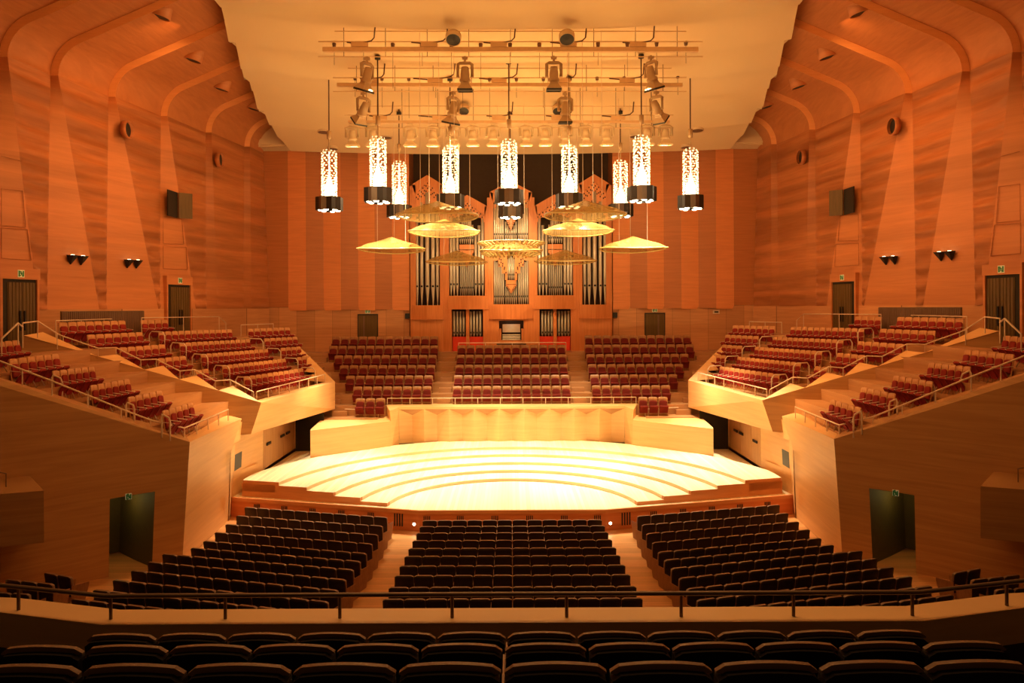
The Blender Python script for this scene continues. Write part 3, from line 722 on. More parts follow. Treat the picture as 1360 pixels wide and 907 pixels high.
for s in (-1,1):
    S=lambda v: (v[0]*(-s),v[1],v[2]); sd=SIDE[s]
    tn=P(347,534.5,31.5); tf=P(445,507,39.7)
    a=Vector((tn.x-.3,tn.y+.3,tn.z)); b=Vector((tf.x-.45,tf.y-.3,tf.z))
    railing('terrace_rail','steel rail along the stage front of the %s upper terrace'%sd,[S(a+Vector((0,0,.42))),S(b+Vector((0,0,.42)))],.42,M['steel'],.026,every=1.15)
    pts=[(75,443),(84,446.7),(130,462.5),(154,461.7),(187,478),(207.5,477),(239,492.8),(258.5,490.9),(286,506),(306,504.5),(336.7,520.8)]
    o0=(A0[0],A0[1]+.6); o1=(A1[0],A1[1]+.6)
    railing('terrace_rail','stepped steel rail following the flank wall of the %s upper terrace'%sd,[S(Pw(x,y,o0,o1)) for x,y in pts],.55,M['steel'],.026,every=3)
    bp=[(-12,475),(69,506),(116.5,525),(161,543),(200,558),(245,568.5)]
    l0=(-10.9,24.95); l1=(-14.3,21.15)
    pp=[S(Pw(x,y,l0,l1)) for x,y in bp]+[S(P(303,543.8,29.3))]
    railing('terrace_rail','steel rail descending beside the seats of the %s lower terrace'%sd,pp,.45,M['steel'],.026,every=1.1)
    for k in range(5):
        n,f=rowA(k,0); t=(f-n).normalized(); z=Z0T+RT*k-.87
        p=n-t*.12; hoop('steel hoop rail at the near end of the %s row, %s upper terrace'%(ORD[k+1],sd),S((p.x-.35,p.y,z)),S((p.x+.4,p.y-.1,z)),.98,M['steel'],'aisle hoop rails')
        if k<4:
            n,f=rowA(k,0); p=f+t*.3; hoop('steel hoop rail at the choir end of the %s row, %s upper terrace'%(ORD[k+1],sd),S((p.x-.4,p.y,z)),S((p.x+.35,p.y+.05,z)),.98,M['steel'],'aisle hoop rails')
    for k,(x,y,xx,yy) in enumerate([(284,318,340,330),(485,395,535,405),(690,470,735,475),(885,535,930,545)]):
        a=P(x/4.12,y/4.12+420,23.9); b=P(xx/4.12,yy/4.12+420,24.1)
        hoop('steel hoop rail between the rows of the %s lower terrace, %s from the top'%(sd,ORD[k+1]),S((a.x,a.y,a.z-.75)),S((b.x,b.y,b.z-.8)),.75,M['steel'],'aisle hoop rails')
    q=[P(74,426,29),P(165,423,34.5)]
    railing('wall_rail','thin steel rail behind the top near rows of the %s upper terrace'%sd,[S(p) for p in q],.75,M['steel'],.022,every=2)
    q=[P(188,422,34.2),P(291,420.5,40.0),P(300,429,39.3)]
    railing('wall_rail','thin steel rail by the door above the %s upper terrace'%sd,[S(p) for p in q],.85,M['steel'],.02,every=2.5)
    q=[P(320,431.5,39.5),P(363,430,41.8)]
    railing('wall_rail','thin steel rail behind the last short rows of the %s upper terrace'%sd,[S(p) for p in q],.6,M['steel'],.022,every=1)
    q=[P(2,450,24),P(24,429,24.4),P(30,434,25)]
    railing('stair_rail','bent steel stair rail in front of the %s outer door'%sd,[S(p) for p in q],.7,M['steel'],.03,every=3)
    q=[P(30,429,26.5),P(50,426.5,27.3),P(76,443,28.6)]
    railing('stair_rail','steel rail curving down from the %s outer door to the terrace'%sd,[S(p) for p in q],.6,M['steel'],.026,every=2)
    q=[(-10.0,40.05,3.07),(-6.95,39.2,3.07)]
    railing('parapet_rail','white low rail on the %s stage wing parapet'%sd,[S(p) for p in q],.39,M['rail_white'],.022,every=1.2)
    q=[P(-6,626,19.4),P(8,629,19.9),P(8,629,20.9)]
    railing('box_rail','small dark rail on the %s projecting side box'%sd,[S(p) for p in q],.35,M['rail_dark'],.018,every=1)
railing('parapet_rail','white rail on the pleated parapet right behind the stage',[(-6.6,39.95,3.6),(6.6,39.95,3.6)],.35,M['rail_white'],.024,every=1.2)
railing('organ_rail','white rail in front of the organ console',[(-3.2,45.55,6.25),(3.3,45.55,6.25)],.5,M['rail_white'],.022,every=1.6)

# ------------------------------------------------------------------ doors, signs, wall fittings
def exit_sign(label,loc,rz,w=.34,h=.3):
    t=thing('exit_sign',label,'sign',loc,rz)
    g=MB(); g.box(-w/2,w/2,0,.05,-h/2,h/2); g.build('sign_box',M['sign'],t)
    g=MB(); e=-.006
    g.box(-w*.42,-w*.18,e,0,-h*.4,h*.4); g.box(w*.2,w*.42,e,0,-h*.4,h*.4)
    # running figure
    g.tube([(-.02,e,.09),(-.02,e,.06)],.028,8); g.tube([(-.01,e,.05),(.015,e,-.03)],.022,6)
    g.tube([(.015,e,-.03),(.05,e,-.06),(.03,e,-.11)],.014,6); g.tube([(.01,e,-.03),(-.03,e,-.07),(-.06,e,-.07)],.014,6)
    g.tube([(-.01,e,.04),(-.05,e,.01)],.011,6); g.tube([(0,e,.04),(.045,e,.015)],.011,6)
    g.build('running_figure',M['sign_green'],t); return t
for s in (-1,1):
    sd=SIDE[s]
    wang=math.atan2(-.225,1)            # wall direction
    for q,(da,db,top,nm) in enumerate([(27.9,29.4,9.55,'outer'),(36.9,38.6,9.6,'inner')]):
        root=struct(bpy.data.objects.new('door_%d'%(1+q+(0 if s<0 else 2)),None)); COL.objects.link(root)
        a=Vector((s*wallx(da),da,0)); b=Vector((s*wallx(db),db,0)); t=(b-a).normalized(); inw=Vector((-s*abs(t.y),-s*t.x*1,0)); inw=Vector((-s*t.y*1.0,s*t.x,0))
        if inw.x*s>0: inw=-inw
        z0=6.9
        def board(mb,u0,u1,o0,o1,z0_,z1_):
            p=[a+t*u0+inw*o0,a+t*u1+inw*o0,a+t*u1+inw*o1,a+t*u0+inw*o1]
            mb.plan([(v.x,v.y) for v in p],z0_,z1_)
        L=(b-a).length
        g=MB(); board(g,-.1,0,-.1,.16,z0,top); board(g,L,L+.1,-.1,.16,z0,top); board(g,-.12,L+.12,-.1,.18,top,top+.42); g.build('door_frame',M['wall_t'],root)
        g=MB(); board(g,0,L,.07,.09,z0,top); g.build('shadow_gap',M['dark'],root)
        for h in range(2):
            g=MB(); u0=.25+h*(L-.3)/2; u1=u0+(L-.3)/2-.015
            board(g,u0,u1,.10,.12,z0,top-.12)
            for w in range(4): uu=u0+(u1-u0)*(w+.5)/4; board(g,uu-.035,uu+.035,.12,.14,z0,top-.12)
            leaf=g.build('door_leaf',M['door_side'],root)
            k=MB(); uh=u1-.12 if h==0 else u0+.06; board(k,uh,uh+.05,.14,.19,z0+.7,z0+1.45); k.build('door_handle',M['black'],leaf)
        c=(a+b)/2+inw*.2
        exit_sign('small green exit sign above the %s %s terrace door'%(sd,nm),(c.x,c.y,top+.21),math.atan2(t.y,t.x) if s>0 else math.atan2(-t.y,-t.x)+0,.29,.28).rotation_euler=(0,0,math.atan2(inw.y,inw.x)+math.pi/2)
        board
    # back wall door
    root=struct(bpy.data.objects.new('door_%d'%(7 if s<0 else 8),None)); COL.objects.link(root)
    x0,x1=s*-1*(476-CX)*WB/F*1.0,s*-1*(501-CX)*WB/F; lo,hi=min(x0,x1),max(x0,x1)
    g=MB(); g.box(lo-.05,lo,WB-.05,WB,5.6,8.0); g.box(hi,hi+.05,WB-.05,WB,5.6,8.0); g.box(lo-.05,hi+.05,WB-.05,WB,7.95,8.02); g.build('door_frame',M['black'],root)
    g=MB(); g.box(lo,hi,WB-.03,WB-.01,5.6,7.95); leaf=g.build('door_leaf',M['door_side'],root)
    g=MB(); xs_=lo+.3 if s<0 else hi-.4; g.box(xs_,xs_+.08,WB-.06,WB-.03,5.7,7.9); g.build('cover_strip',M['grey'],leaf)
    exit_sign('small exit sign above the dark door %s of the organ'%sd,((lo+hi)/2,WB-.08,8.2),0,.3,.26)
    # grey slatted panel low on the side wall
    da,db=Pw(80,411,(-wallx(20),20),(-wallx(46),46)).y,Pw(190,411,(-wallx(20),20),(-wallx(46),46)).y
    g=MB(); nsl=44
    for i in range(nsl):
        d0=da+(db-da)*i/nsl; d1=da+(db-da)*(i+.7)/nsl
        g.plan([(s*(wallx(d0)-.08),d0),(s*(wallx(d1)-.08),d1),(s*(wallx(d1)-.02),d1),(s*(wallx(d0)-.02),d0)],6.9,8.3)
    g.plan([(s*(wallx(da)-.03),da),(s*(wallx(db)-.03),db),(s*(wallx(db)-.0),db),(s*(wallx(da)-.0),da)],6.9,8.32)
    struct(g.build('trim_%d'%(1 if s<0 else 2),M['grey']))
    wl=((-wallx(20),20),(-wallx(46),46))
    S=lambda v: (v[0]*(-s),v[1],v[2])
    # shallow panel joints on the pilasters over the doors
    g=MB()
    for poly in ([(490,655),(546,658),(552,735),(490,733)],[(490,742),(559,744),(563,812),(490,808)],[(2,568),(66,575),(75,684),(2,678)],[(2,686),(80,691),(92,784),(2,777)],[(2,470),(58,484)]):
        pts=[]
        for a_,b_ in poly+([poly[0]] if len(poly)>2 else []):
            q=Pw(a_/2.2675,b_/2.2675,*wl); q.x+=.03; pts.append(S(q))
        for a_,b_ in zip(pts,pts[1:]): g.tube([a_,b_],.014,5)
    struct(g.build('trim_%d'%(3 if s<0 else 4),M['wall_v']))
    # triangular uplight sconces
    for q,(px,py) in enumerate(((92,345),(106,346),(167.5,350.5),(179.5,351))):
        p=Pw(px,py,*wl); x,y,z=S(p)
        t=thing('wall_sconce','black triangular wall light, %s of the pair on the %s %s pilaster'%('nearer' if q%2==0 else 'farther',sd,'near' if q<2 else 'far'),'wall lamp',(x-s*.02,y,z))
        g=MB(); h=.19
        tri=[(0,-.24,h),(0,.24,h),(0,0,-h)]
        g.prism([(v[0],v[1],v[2]) for v in tri],[(-s*.26,-.2,h),(-s*.26,.2,h),(-s*.05,0,-h)]); g.build('shade',M['black'],t)
        g=MB(); g.box(-.05-s*.12,.05-s*.12,-.06,.06,h+.002,h+.02); g.build('lamp_tube',M['lamp'],t)
    # round ports
    for q,(px,py) in enumerate(((160.5,172.5),(285,212.5))):
        p=Pw(px,py,*wl); x,y,z=S(p)
        t=thing('round_port','dark round lamp port on the %s side wall, %s the organ'%(sd,'farther from' if q==0 else 'closer to'),'wall port',(x-s*.28,y,z))
        ax=Matrix.Rotation(R(90),3,'Y')
        g=MB(); g.lathe([(.36,-.12),(.40,-.12),(.40,.12),(.35,.12),(.33,-.1)],n=24,axis=ax); g.build('rim',M['wall_v'],t)
        g=MB(); g.lathe([(.001,0),(.34,0)],n=24,axis=ax); g.build('lens',M['black'],t)
    # projection window with an open shutter
    p=Pw(225,270.5,*wl); x,y,z=S(p)
    t=thing('shuttered_opening','dark square opening with a shutter swung open on the %s wall'%sd,'hatch',(x-s*.16,y,z))
    g=MB(); g.box(-.03,.03,-.55,.5,-.65,.62); g.build('opening',M['black'],t)
    g=MB(); g.prism([(-s*.05,.52,-.65),(-s*.55,.95,-.65),(-s*.6,.9,-.65),(-s*.1,.47,-.65)],[(-s*.05,.52,.62),(-s*.55,.95,.62),(-s*.6,.9,.62),(-s*.1,.47,.62)]); g.build('shutter',M['door_side'],t)
    # soffit downlights
    for q,(px,py,d) in enumerate(((214,14.5,31.8),(257,73,35.2),(295,112.5,38.6),(337,139,42))):
        u_,v_=un(px,py); d=21.45/(-v_+.0968+.43*abs(u_)); p=P(px,py,d); x,y,z=S(p)
        t=thing('soffit_downlight','round downlight under the %s soffit, %s from the ceiling front'%(sd,ORD[q+1]),'ceiling lamp',(x,y,z-.08))
        ax=Matrix.Rotation(R(14)*-s,3,'Y')
        g=MB(); g.lathe([(.39,.35),(.39,-.2),(.355,-.2),(.33,.0)],n=24,axis=ax); g.build('rim',M['wall_t'],t)
        g=MB(); g.lathe([(.001,-.17),(.35,-.17)],n=24,axis=ax); g.build('lens',M['black'],t)
    # small black boxes on the back wall
    x=-s*(541.5-CX)*WB/F
    g=MB(); g.box(-.14,.14,-.17,-.02,-.16,.16); o=g.build('speaker_box',M['black'],None,(x,WB-.01,ZC-(419-HY)*WB/F)); tag(o,'small black speaker on the wall just %s of the organ'%sd,'speaker')
    exit_sign('green exit sign hung over the dark %s passage by the stalls'%sd,S(P(171,659.5,22.4)),R(40)*-s*1.0,.17,.17)
g=MB(); g.box(-.2,.2,-.06,0,-.12,.12); o=g.build('control_box',M['steel'],None,((951-CX)*WB/F,WB-.01,ZC-(415.5-HY)*WB/F)); tag(o,'small steel box with a dark slot on the right back wall','box')
g=MB(); g.box(-.12,.12,-.02,0,-.05,.05); g.build('slot',M['black'],o,(0,-.06,0))

# ------------------------------------------------------------------ organ
OD=45.9
def ox(px): return (px-CX)*OD/F
def oz(py): return ZC-(py-HY)*OD/F
OZ0=5.63
org=thing('pipe_organ','tall cherry wood pipe organ with five gabled towers of silver pipes','organ',(0,OD,OZ0))
OL=Vector((0,OD,OZ0))
def ob(name,mb,mats,par=None):
    mb.v=[(v[0]-OL.x,v[1]-OL.y,v[2]-OL.z) for v in mb.v]; return mb.build(name,mats,par or org)
# tower: (x0,x1, inner0,inner1, shoulder y, peak y, opening bottom y, band bottom y)
TW=[(547.5,588.5,552.5,584.5,244.5,231.8,405,422),(594.5,647.5,596.5,644,273.5,258.5,392.5,409),(651,707,655.5,702.5,255,240,404,422)]
TW=TW+[tuple([2*CX-b for b in (t[1],t[0],t[3],t[2])])+t[4:] for t in TW[:2]]
for (x0,x1,i0,i1,ys,yp,yb,yband) in TW:
    c=(x0+x1)/2; g=MB(); D0,D1=OD,OD+.35
    def pr(pts): g.prism([(ox(x),D0,oz(y)) for x,y in pts],[(ox(x),D1,oz(y)) for x,y in pts])
    pr([(x0,ys),(i0,ys+1),(i0,yb),(x0,yb)]); pr([(i1,ys+1),(x1,ys),(x1,yb),(i1,yb)])
    gw=9
    pr([(x0,ys),(c,yp),(c,yp+gw),(i0,ys+gw+4)]); pr([(c,yp),(x1,ys),(i1,ys+gw+4),(c,yp+gw)])
    ob('gable_frame',g,M['organ'])
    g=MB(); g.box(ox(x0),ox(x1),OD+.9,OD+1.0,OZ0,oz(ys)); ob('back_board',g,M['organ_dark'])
    # pointed band under the pipes
    g=MB(); b0=[(ox(x0),OD+.3),(ox(x1),OD+.3),(ox(x1),OD-.02),(ox(c),OD-.4),(ox(x0),OD-.02)]
    g.plan(b0,oz(yband),oz(yb)); 
    b1=[(x_*1.0,y_) for x_,y_ in [(ox(x0)-.05,OD+.3),(ox(x1)+.05,OD+.3),(ox(x1)+.05,OD-.08),(ox(c),OD-.5),(ox(x0)-.05,OD-.08)]]
    g.plan(b1,oz(yband+1.6),oz(yband)); ob('base_band',g,M['organ'])
# pilasters between towers and lower casing
g=MB()
for (a,b) in ((544.8,547.5),(588.5,594.5),(647.5,651),(707,710.5),(763.5,769.5),(810.5,813.2)):
    top={544.8:246,588.5:268,647.5:262,707:262,763.5:268,810.5:246}[a]
    g.box(ox(a),ox(b),OD+.05,OD+.5,OZ0,oz(top))
ob('pilaster',g,M['organ'])['kind']='stuff'
for i,(x0,x1,i0,i1,ys,yp,yb,yband) in enumerate(TW):
    g=MB(); zb=oz(yband+1.6)
    if i in (0,3,4) and i!=2:
        pass
    if abs((x0+x1)/2-CX)<2:          # console niche
        g.box(ox(x0),ox(660),OD,OD+.3,OZ0,zb); g.box(ox(698),ox(x1),OD,OD+.3,OZ0,zb)
        g.box(ox(660),ox(662.5),OD-.02,OD+1.1,OZ0,zb); g.box(ox(695.5),ox(698),OD-.02,OD+1.1,OZ0,zb); g.box(ox(660),ox(698),OD+1.1,OD+1.2,OZ0,zb); g.box(ox(660),ox(698),OD,OD+1.1,zb-.1,zb)
        ob('lower_casing',g,M['organ'])
    elif x1-x0>45:                    # grille bays of towers two and four
        g.box(ox(x0),ox(600),OD,OD+.3,OZ0,zb); g.box(ox(641.5) if x0<CX else ox(758),ox(x1),OD,OD+.3,OZ0,zb) if x0<CX else None
        if x0>CX: g.v=[];g.f=[];g.m=[];g.sm=[]; g.box(ox(x0),ox(716.5),OD,OD+.3,OZ0,zb); g.box(ox(758),ox(x1),OD,OD+.3,OZ0,zb)
        cc=(x0+x1)/2; g.box(ox(cc-2.2),ox(cc+2.2),OD,OD+.3,OZ0,zb); ob('lower_casing',g,M['organ'])
        g=MB(); g.box(ox(cc-20.5),ox(cc+20.5),OD+.26,OD+.34,OZ0,oz(447)); ob('felt_panel',g,M['red_felt'])
    else:
        g.box(ox(x0),ox(x1),OD,OD+.3,OZ0,zb)
        cc=(x0+x1)/2
        g.box(ox(x0+4),ox(x1-4),OD-.03,OD,oz(455),oz(427)); ob('lower_casing',g,M['organ_hi'])
def pipe(px,r,yfoot,ymouth,ytop,dep,mat):
    x=ox(px); y=OD+dep; z0,z1,z2=oz(yfoot),oz(ymouth),oz(ytop); g=MB()
    g.lathe([(r*.22,z0),(r*.95,z1-.04),(r,z1),(r,z1+.02),(r*.93,z1+.10),(r,z1+.14),(r,z2),(r*.8,z2)],(x,y,0),10)
    g.poly([(x-r*.6,y-r*.98,z1+.01),(x+r*.6,y-r*.98,z1+.01),(x+r*.45,y-r*1.0,z1+.12),(x-r*.45,y-r*1.0,z1+.12)],1)
    return ob('organ_pipe',g,[mat,M['black']])
for mir in (0,1):
    mx=lambda x: 2*CX-x if mir else x
    for px,w,top in ((554,4.2,290),(560,4.8,268),(567.5,6,255),(575,5.6,270),(581,4.4,283)):
        pipe(mx(px),w*.5*OD/F*.95,405,381,top,.15,M['pipe'])
    for px,w,top in ((599,3.8,288),(603,3.8,297),(607.4,3.6,306),(632,3.6,306),(636.6,3.8,299),(641.2,3.8,290)):
        pipe(mx(px),w*.5*OD/F,392.5,378.5,top,.15,M['pipe'])
    for q in range(7):
        px=611.5+q*2.75
        pipe(mx(px),.058,392.5,383,334+abs(q-3)*-3,.35,M['pipe_lo'])
        if q%2==0 or True: pipe(mx(px),.055,323,317,283+abs(q-3)*5,.2,M['pipe'])
    for q in range(8):              # lower grille pipes
        side=-1 if q<4 else 1; px=620.2+side*(4.8+(q%4)*4.2)
        g=pipe(mx(px),.075,447,443,413,.2,M['pipe_lo'])
    for q,px in enumerate((657.2,660,662.8,665.6,668.4)):
        pipe(mx(px),.062,404,395,345+q*3,.15,M['pipe_lo']); pipe(mx(px),.065,322,312,(262,270,284,290,290)[q],.15,M['pipe'])
for q in range(6):
    px=CX-7+q*2.8
    pipe(px,.06,404,395,388+abs(q-2.5)*-6,.3,M['pipe_lo']); pipe(px,.06,322,312,306-abs(q-2.5)*5,.3,M['pipe'])
# carved screens: cherry plates pierced by small dark squares
def screen(poly,holes,dep,th=.06):
    g=MB(); g.prism([(ox(x),OD+dep,oz(y)) for x,y in poly],[(ox(x),OD+dep+th,oz(y)) for x,y in poly]); o=ob('carved_screen',g,M['organ_hi'])
    if holes:
        g=MB()
        for x,y,w,h in holes: g.box(ox(x-w/2)-OL.x,ox(x+w/2)-OL.x,OD+dep-.012-OL.y,OD+dep+.01-OL.y,oz(y+h/2)-OL.z,oz(y-h/2)-OL.z)
        q=g.build('pierced_square',M['organ_dark'],o); q['kind']='stuff'
    return o
for (x0,x1,i0,i1,ys,yp,yb,yband) in TW:
    c=(i0+i1)/2; hw=(i1-i0)/2; wide=x1-x0; L=9 if wide>52 else (13 if wide>45 else 30)
    poly=[(i0-.5,ys+2),(c,yp+8),(i1+.5,ys+2),(i1+.5,ys+L+12)]
    nst=5; prev=None
    for q in range(nst):               # stepped lower outline
        xa=i1-(i1-c)*q/nst; xb=i1-(i1-c)*(q+1)/nst; y=ys+L+12-q*(L*.55+4)/nst-4*(q>0)
        poly+= [(xa,y),(xb,y)]
    for q in range(nst-1,-1,-1):
        xa=i0+(c-i0)*q/nst; xb=i0+(c-i0)*(q+1)/nst; y=ys+L+12-q*(L*.55+4)/nst-4*(q>0)
        poly+= [(xb,y),(xa,y)]
    holes=[]; nx=int((i1-i0)/2.1)
    for ix in range(nx):
        x=i0+(ix+.5)*(i1-i0)/nx; t=abs(x-c)/hw
        for (o0,n_) in ((10+9*t,2),(17+10*t,3 if wide<45 else 2)):
            for iy in range(n_):
                y=yp+o0+iy*3.1+((ix*7)%3)*.5
                if (ix+iy)%2 and y<ys+L+10-(1-t)*(L*.5+5): holes.append((x,y,1.5,2.0))
    screen(poly,holes,.09)
def vee(cx_,cy_,hw,ht,dep=.02):
    holes=[]
    for q in range(6):
        t=q/5; 
        for sg in (-1,1): holes.append((cx_+sg*hw*(1-t)*.88,cy_+1.2+t*(ht-3.5),.9,1.4))
        if q<4:
            for sg in (-1,1): holes.append((cx_+sg*hw*(.55-t*.55),cy_+2+t*(ht*.62),.7,1.1))
    screen([(cx_-hw,cy_),(cx_+hw,cy_),(cx_,cy_+ht)],holes,dep)
for mir in (0,1):
    mx=lambda x: 2*CX-x if mir else x
    g=MB(); a,b=sorted((mx(610.5),mx(630))); g.box(ox(a),ox(b),OD-.02,OD+.2,oz(331),oz(324.5)); ob('pipe_shelf',g,M['organ_hi'])
    vee(mx(620.2),332,10.5,23)
    # flank screens stepping down beside the middle pipes of the centre tower
    poly=[(mx(655.5),333),(mx(674),333),(mx(674),372),(mx(671),372),(mx(671),363),(mx(667),363),(mx(667),354),(mx(662),354),(mx(662),346),(mx(655.5),346)]
    holes=[(mx(656.5+q*2.3),336+((q*5)%4)*3+q*2.2,1.6,2.4) for q in range(7)]+[(mx(659+q*2.2),334.5+q*4.6,1.5,2.2) for q in range(7)]
    screen(poly,holes,.08)
vee(CX,289,8,17); vee(CX,378,8,12)
g=MB(); g.box(ox(672.5),ox(685.5),OD-.02,OD+.25,oz(377.5),oz(372)); ob('pipe_shelf',g,M['organ_hi'])
g=MB(); g.plan([(ox(654),OD+.3),(ox(704),OD+.3),(ox(704),OD),(ox(690),OD-.5),(ox(668),OD-.5),(ox(654),OD)],oz(328),oz(322)); ob('pipe_shelf',g,M['organ'])
for q in range(5): pipe(CX-5+q*2.5,.05,372,366,340+abs(q-2)*2,.2,M['pipe'])
screen([(654,328),(704,328),(700,340),(690,334),(668,334),(658,340)],[(658+q*2.3,330.5+((q*3)%4)*1.3,1.2,2) for q in range(20)],-.03,.05)
# console
con=thing('organ_console','organ console with lit cream music desk and stacked keyboards in its niche','organ console',(0,OD+.2,OZ0))
g=MB(); g.box(-.75,.75,-.05,.75,0,.75); g.box(-.75,-.62,-.05,.7,.75,1.45); g.box(.62,.75,-.05,.7,.75,1.45); g.build('cabinet',M['organ'],con)
for k in range(4):
    g=MB(); g.box(-.55,.55,-.1+.14*k,.06+.14*k,.78+.09*k,.82+.09*k); o=g.build('keyboard',M['white'],con)
    b=MB()
    for q in range(22):
        if q%7 not in (2,6): b.box(-.53+q*.05,-.51+q*.05,-.0+.14*k,.06+.14*k,.82+.09*k,.835+.09*k)
    b.build('black_keys',M['black'],o)['kind']='stuff'
g=MB(); g.prism([(-.55,.5,1.22),(.55,.5,1.22),(.55,.54,1.22),(-.55,.54,1.22)],[(-.55,.62,1.72),(.55,.62,1.72),(.55,.66,1.72),(-.55,.66,1.72)]); g.build('music_desk',M['white'],con)
g=MB()
for sx in (-1,1):
    for i in range(4):
        for j in range(7): g.lathe([(.001,-.03),(.022,-.03),(.022,0)],(sx*(.68),-.06+.0*i,.78+j*.09),8,axis=Matrix.Rotation(R(90),3,'X'))
g.build('stop_knob',M['white'],con)['kind']='stuff'
li=bpy.data.lights.new('console_lamp','POINT'); li.energy=7; li.color=(1,.85,.55); li.shadow_soft_size=.08
lo=bpy.data.objects.new('console_lamp',li); COL.objects.link(lo); lo.location=(0,OD+.25,OZ0+1.95)
bn=thing('organ_bench','dark organ bench in front of the console','bench',(0,OD-.15,OZ0))
g=MB(); g.box(-.9,.9,-.17,.17,.5,.56); g.build('seat',M['black'],bn)
for sx in (-1,1): g=MB(); g.box(sx*.78-.04,sx*.78+.04,-.15,.15,0,.5); g.build('leg',M['black'],bn)

# ------------------------------------------------------------------ hanging reflectors
def reflector(label,px,py,dia,d,center=False,s=1):
    p=P(px,py,d); t=thing('acoustic_reflector',label,'sound reflector',p,0,'amber acrylic reflectors')
    g=MB(); n=36; rows=[]
    for j in range(11):
        q=j/10; row=[]
        for k in range(n):
            a=2*math.pi*k/n; sq=1/max(abs(math.cos(a))**4+abs(math.sin(a))**4,1e-6)**.25
            rad=dia/2*q*(.55+.45*sq)/1.05
            z=.52*(1-q)**1.25-.16*max(0,q-.75)*4*q+.06*math.cos(2*a)*q*q
            row.append((rad*math.cos(a),rad*math.sin(a),z))
        rows.append(row)
    g.grid(rows,0,True,True); g.build('reflector_shell',M['acrylic'],t)
    g=MB(); g.tube([Vector(v) for v in rows[-1]]+[Vector(rows[-1][0])],.035,6); g.build('rim',M['acr_rim'],t)
    zt=cz(d)-.35-p.z
    for dx,dy in ((-.2,0),(.2,0),(0,.25)):
        w=MB(); w.tube([(dx*dia,dy*dia,.05),(dx*dia,dy*dia,zt)],.011,5); w.build('hanging_wire',M['steel'],t)
    if center:
        for kk,(rr,zz) in enumerate(((1.75,.28),(1.55,-.25))):
            c=MB()
            for q in range(34):
                a=2*math.pi*q/34; c.tube([(rr*math.cos(a),rr*math.sin(a),zz),(rr*.8*math.cos(a),rr*.8*math.sin(a),zz-.16)],.05,6)
            c.tube([(rr*math.cos(2*math.pi*q/34),rr*math.sin(2*math.pi*q/34),zz) for q in range(35)],.03,6)
            c.build('scalloped_ring',M['acr_rim'],t)
for q,(px,py,dia,d,desc) in enumerate([(581,283,3.65,32.2,'topmost and widest'),(590,305,3.65,37,'second from the top'),(520,328,3.6,38.5,'outermost'),(607,345,3.6,41.5,'lowest')]):
    reflector('curved amber acrylic reflector, %s on the left half of the stage canopy'%desc,px,py,dia,d)
    reflector('curved amber acrylic reflector, %s on the right half of the stage canopy'%desc,2*CX-px+(3 if q==2 else 0),py-1,dia,d)
reflector('round amber reflector with scalloped rings in the middle of the canopy',679,330,3.4,39,True)

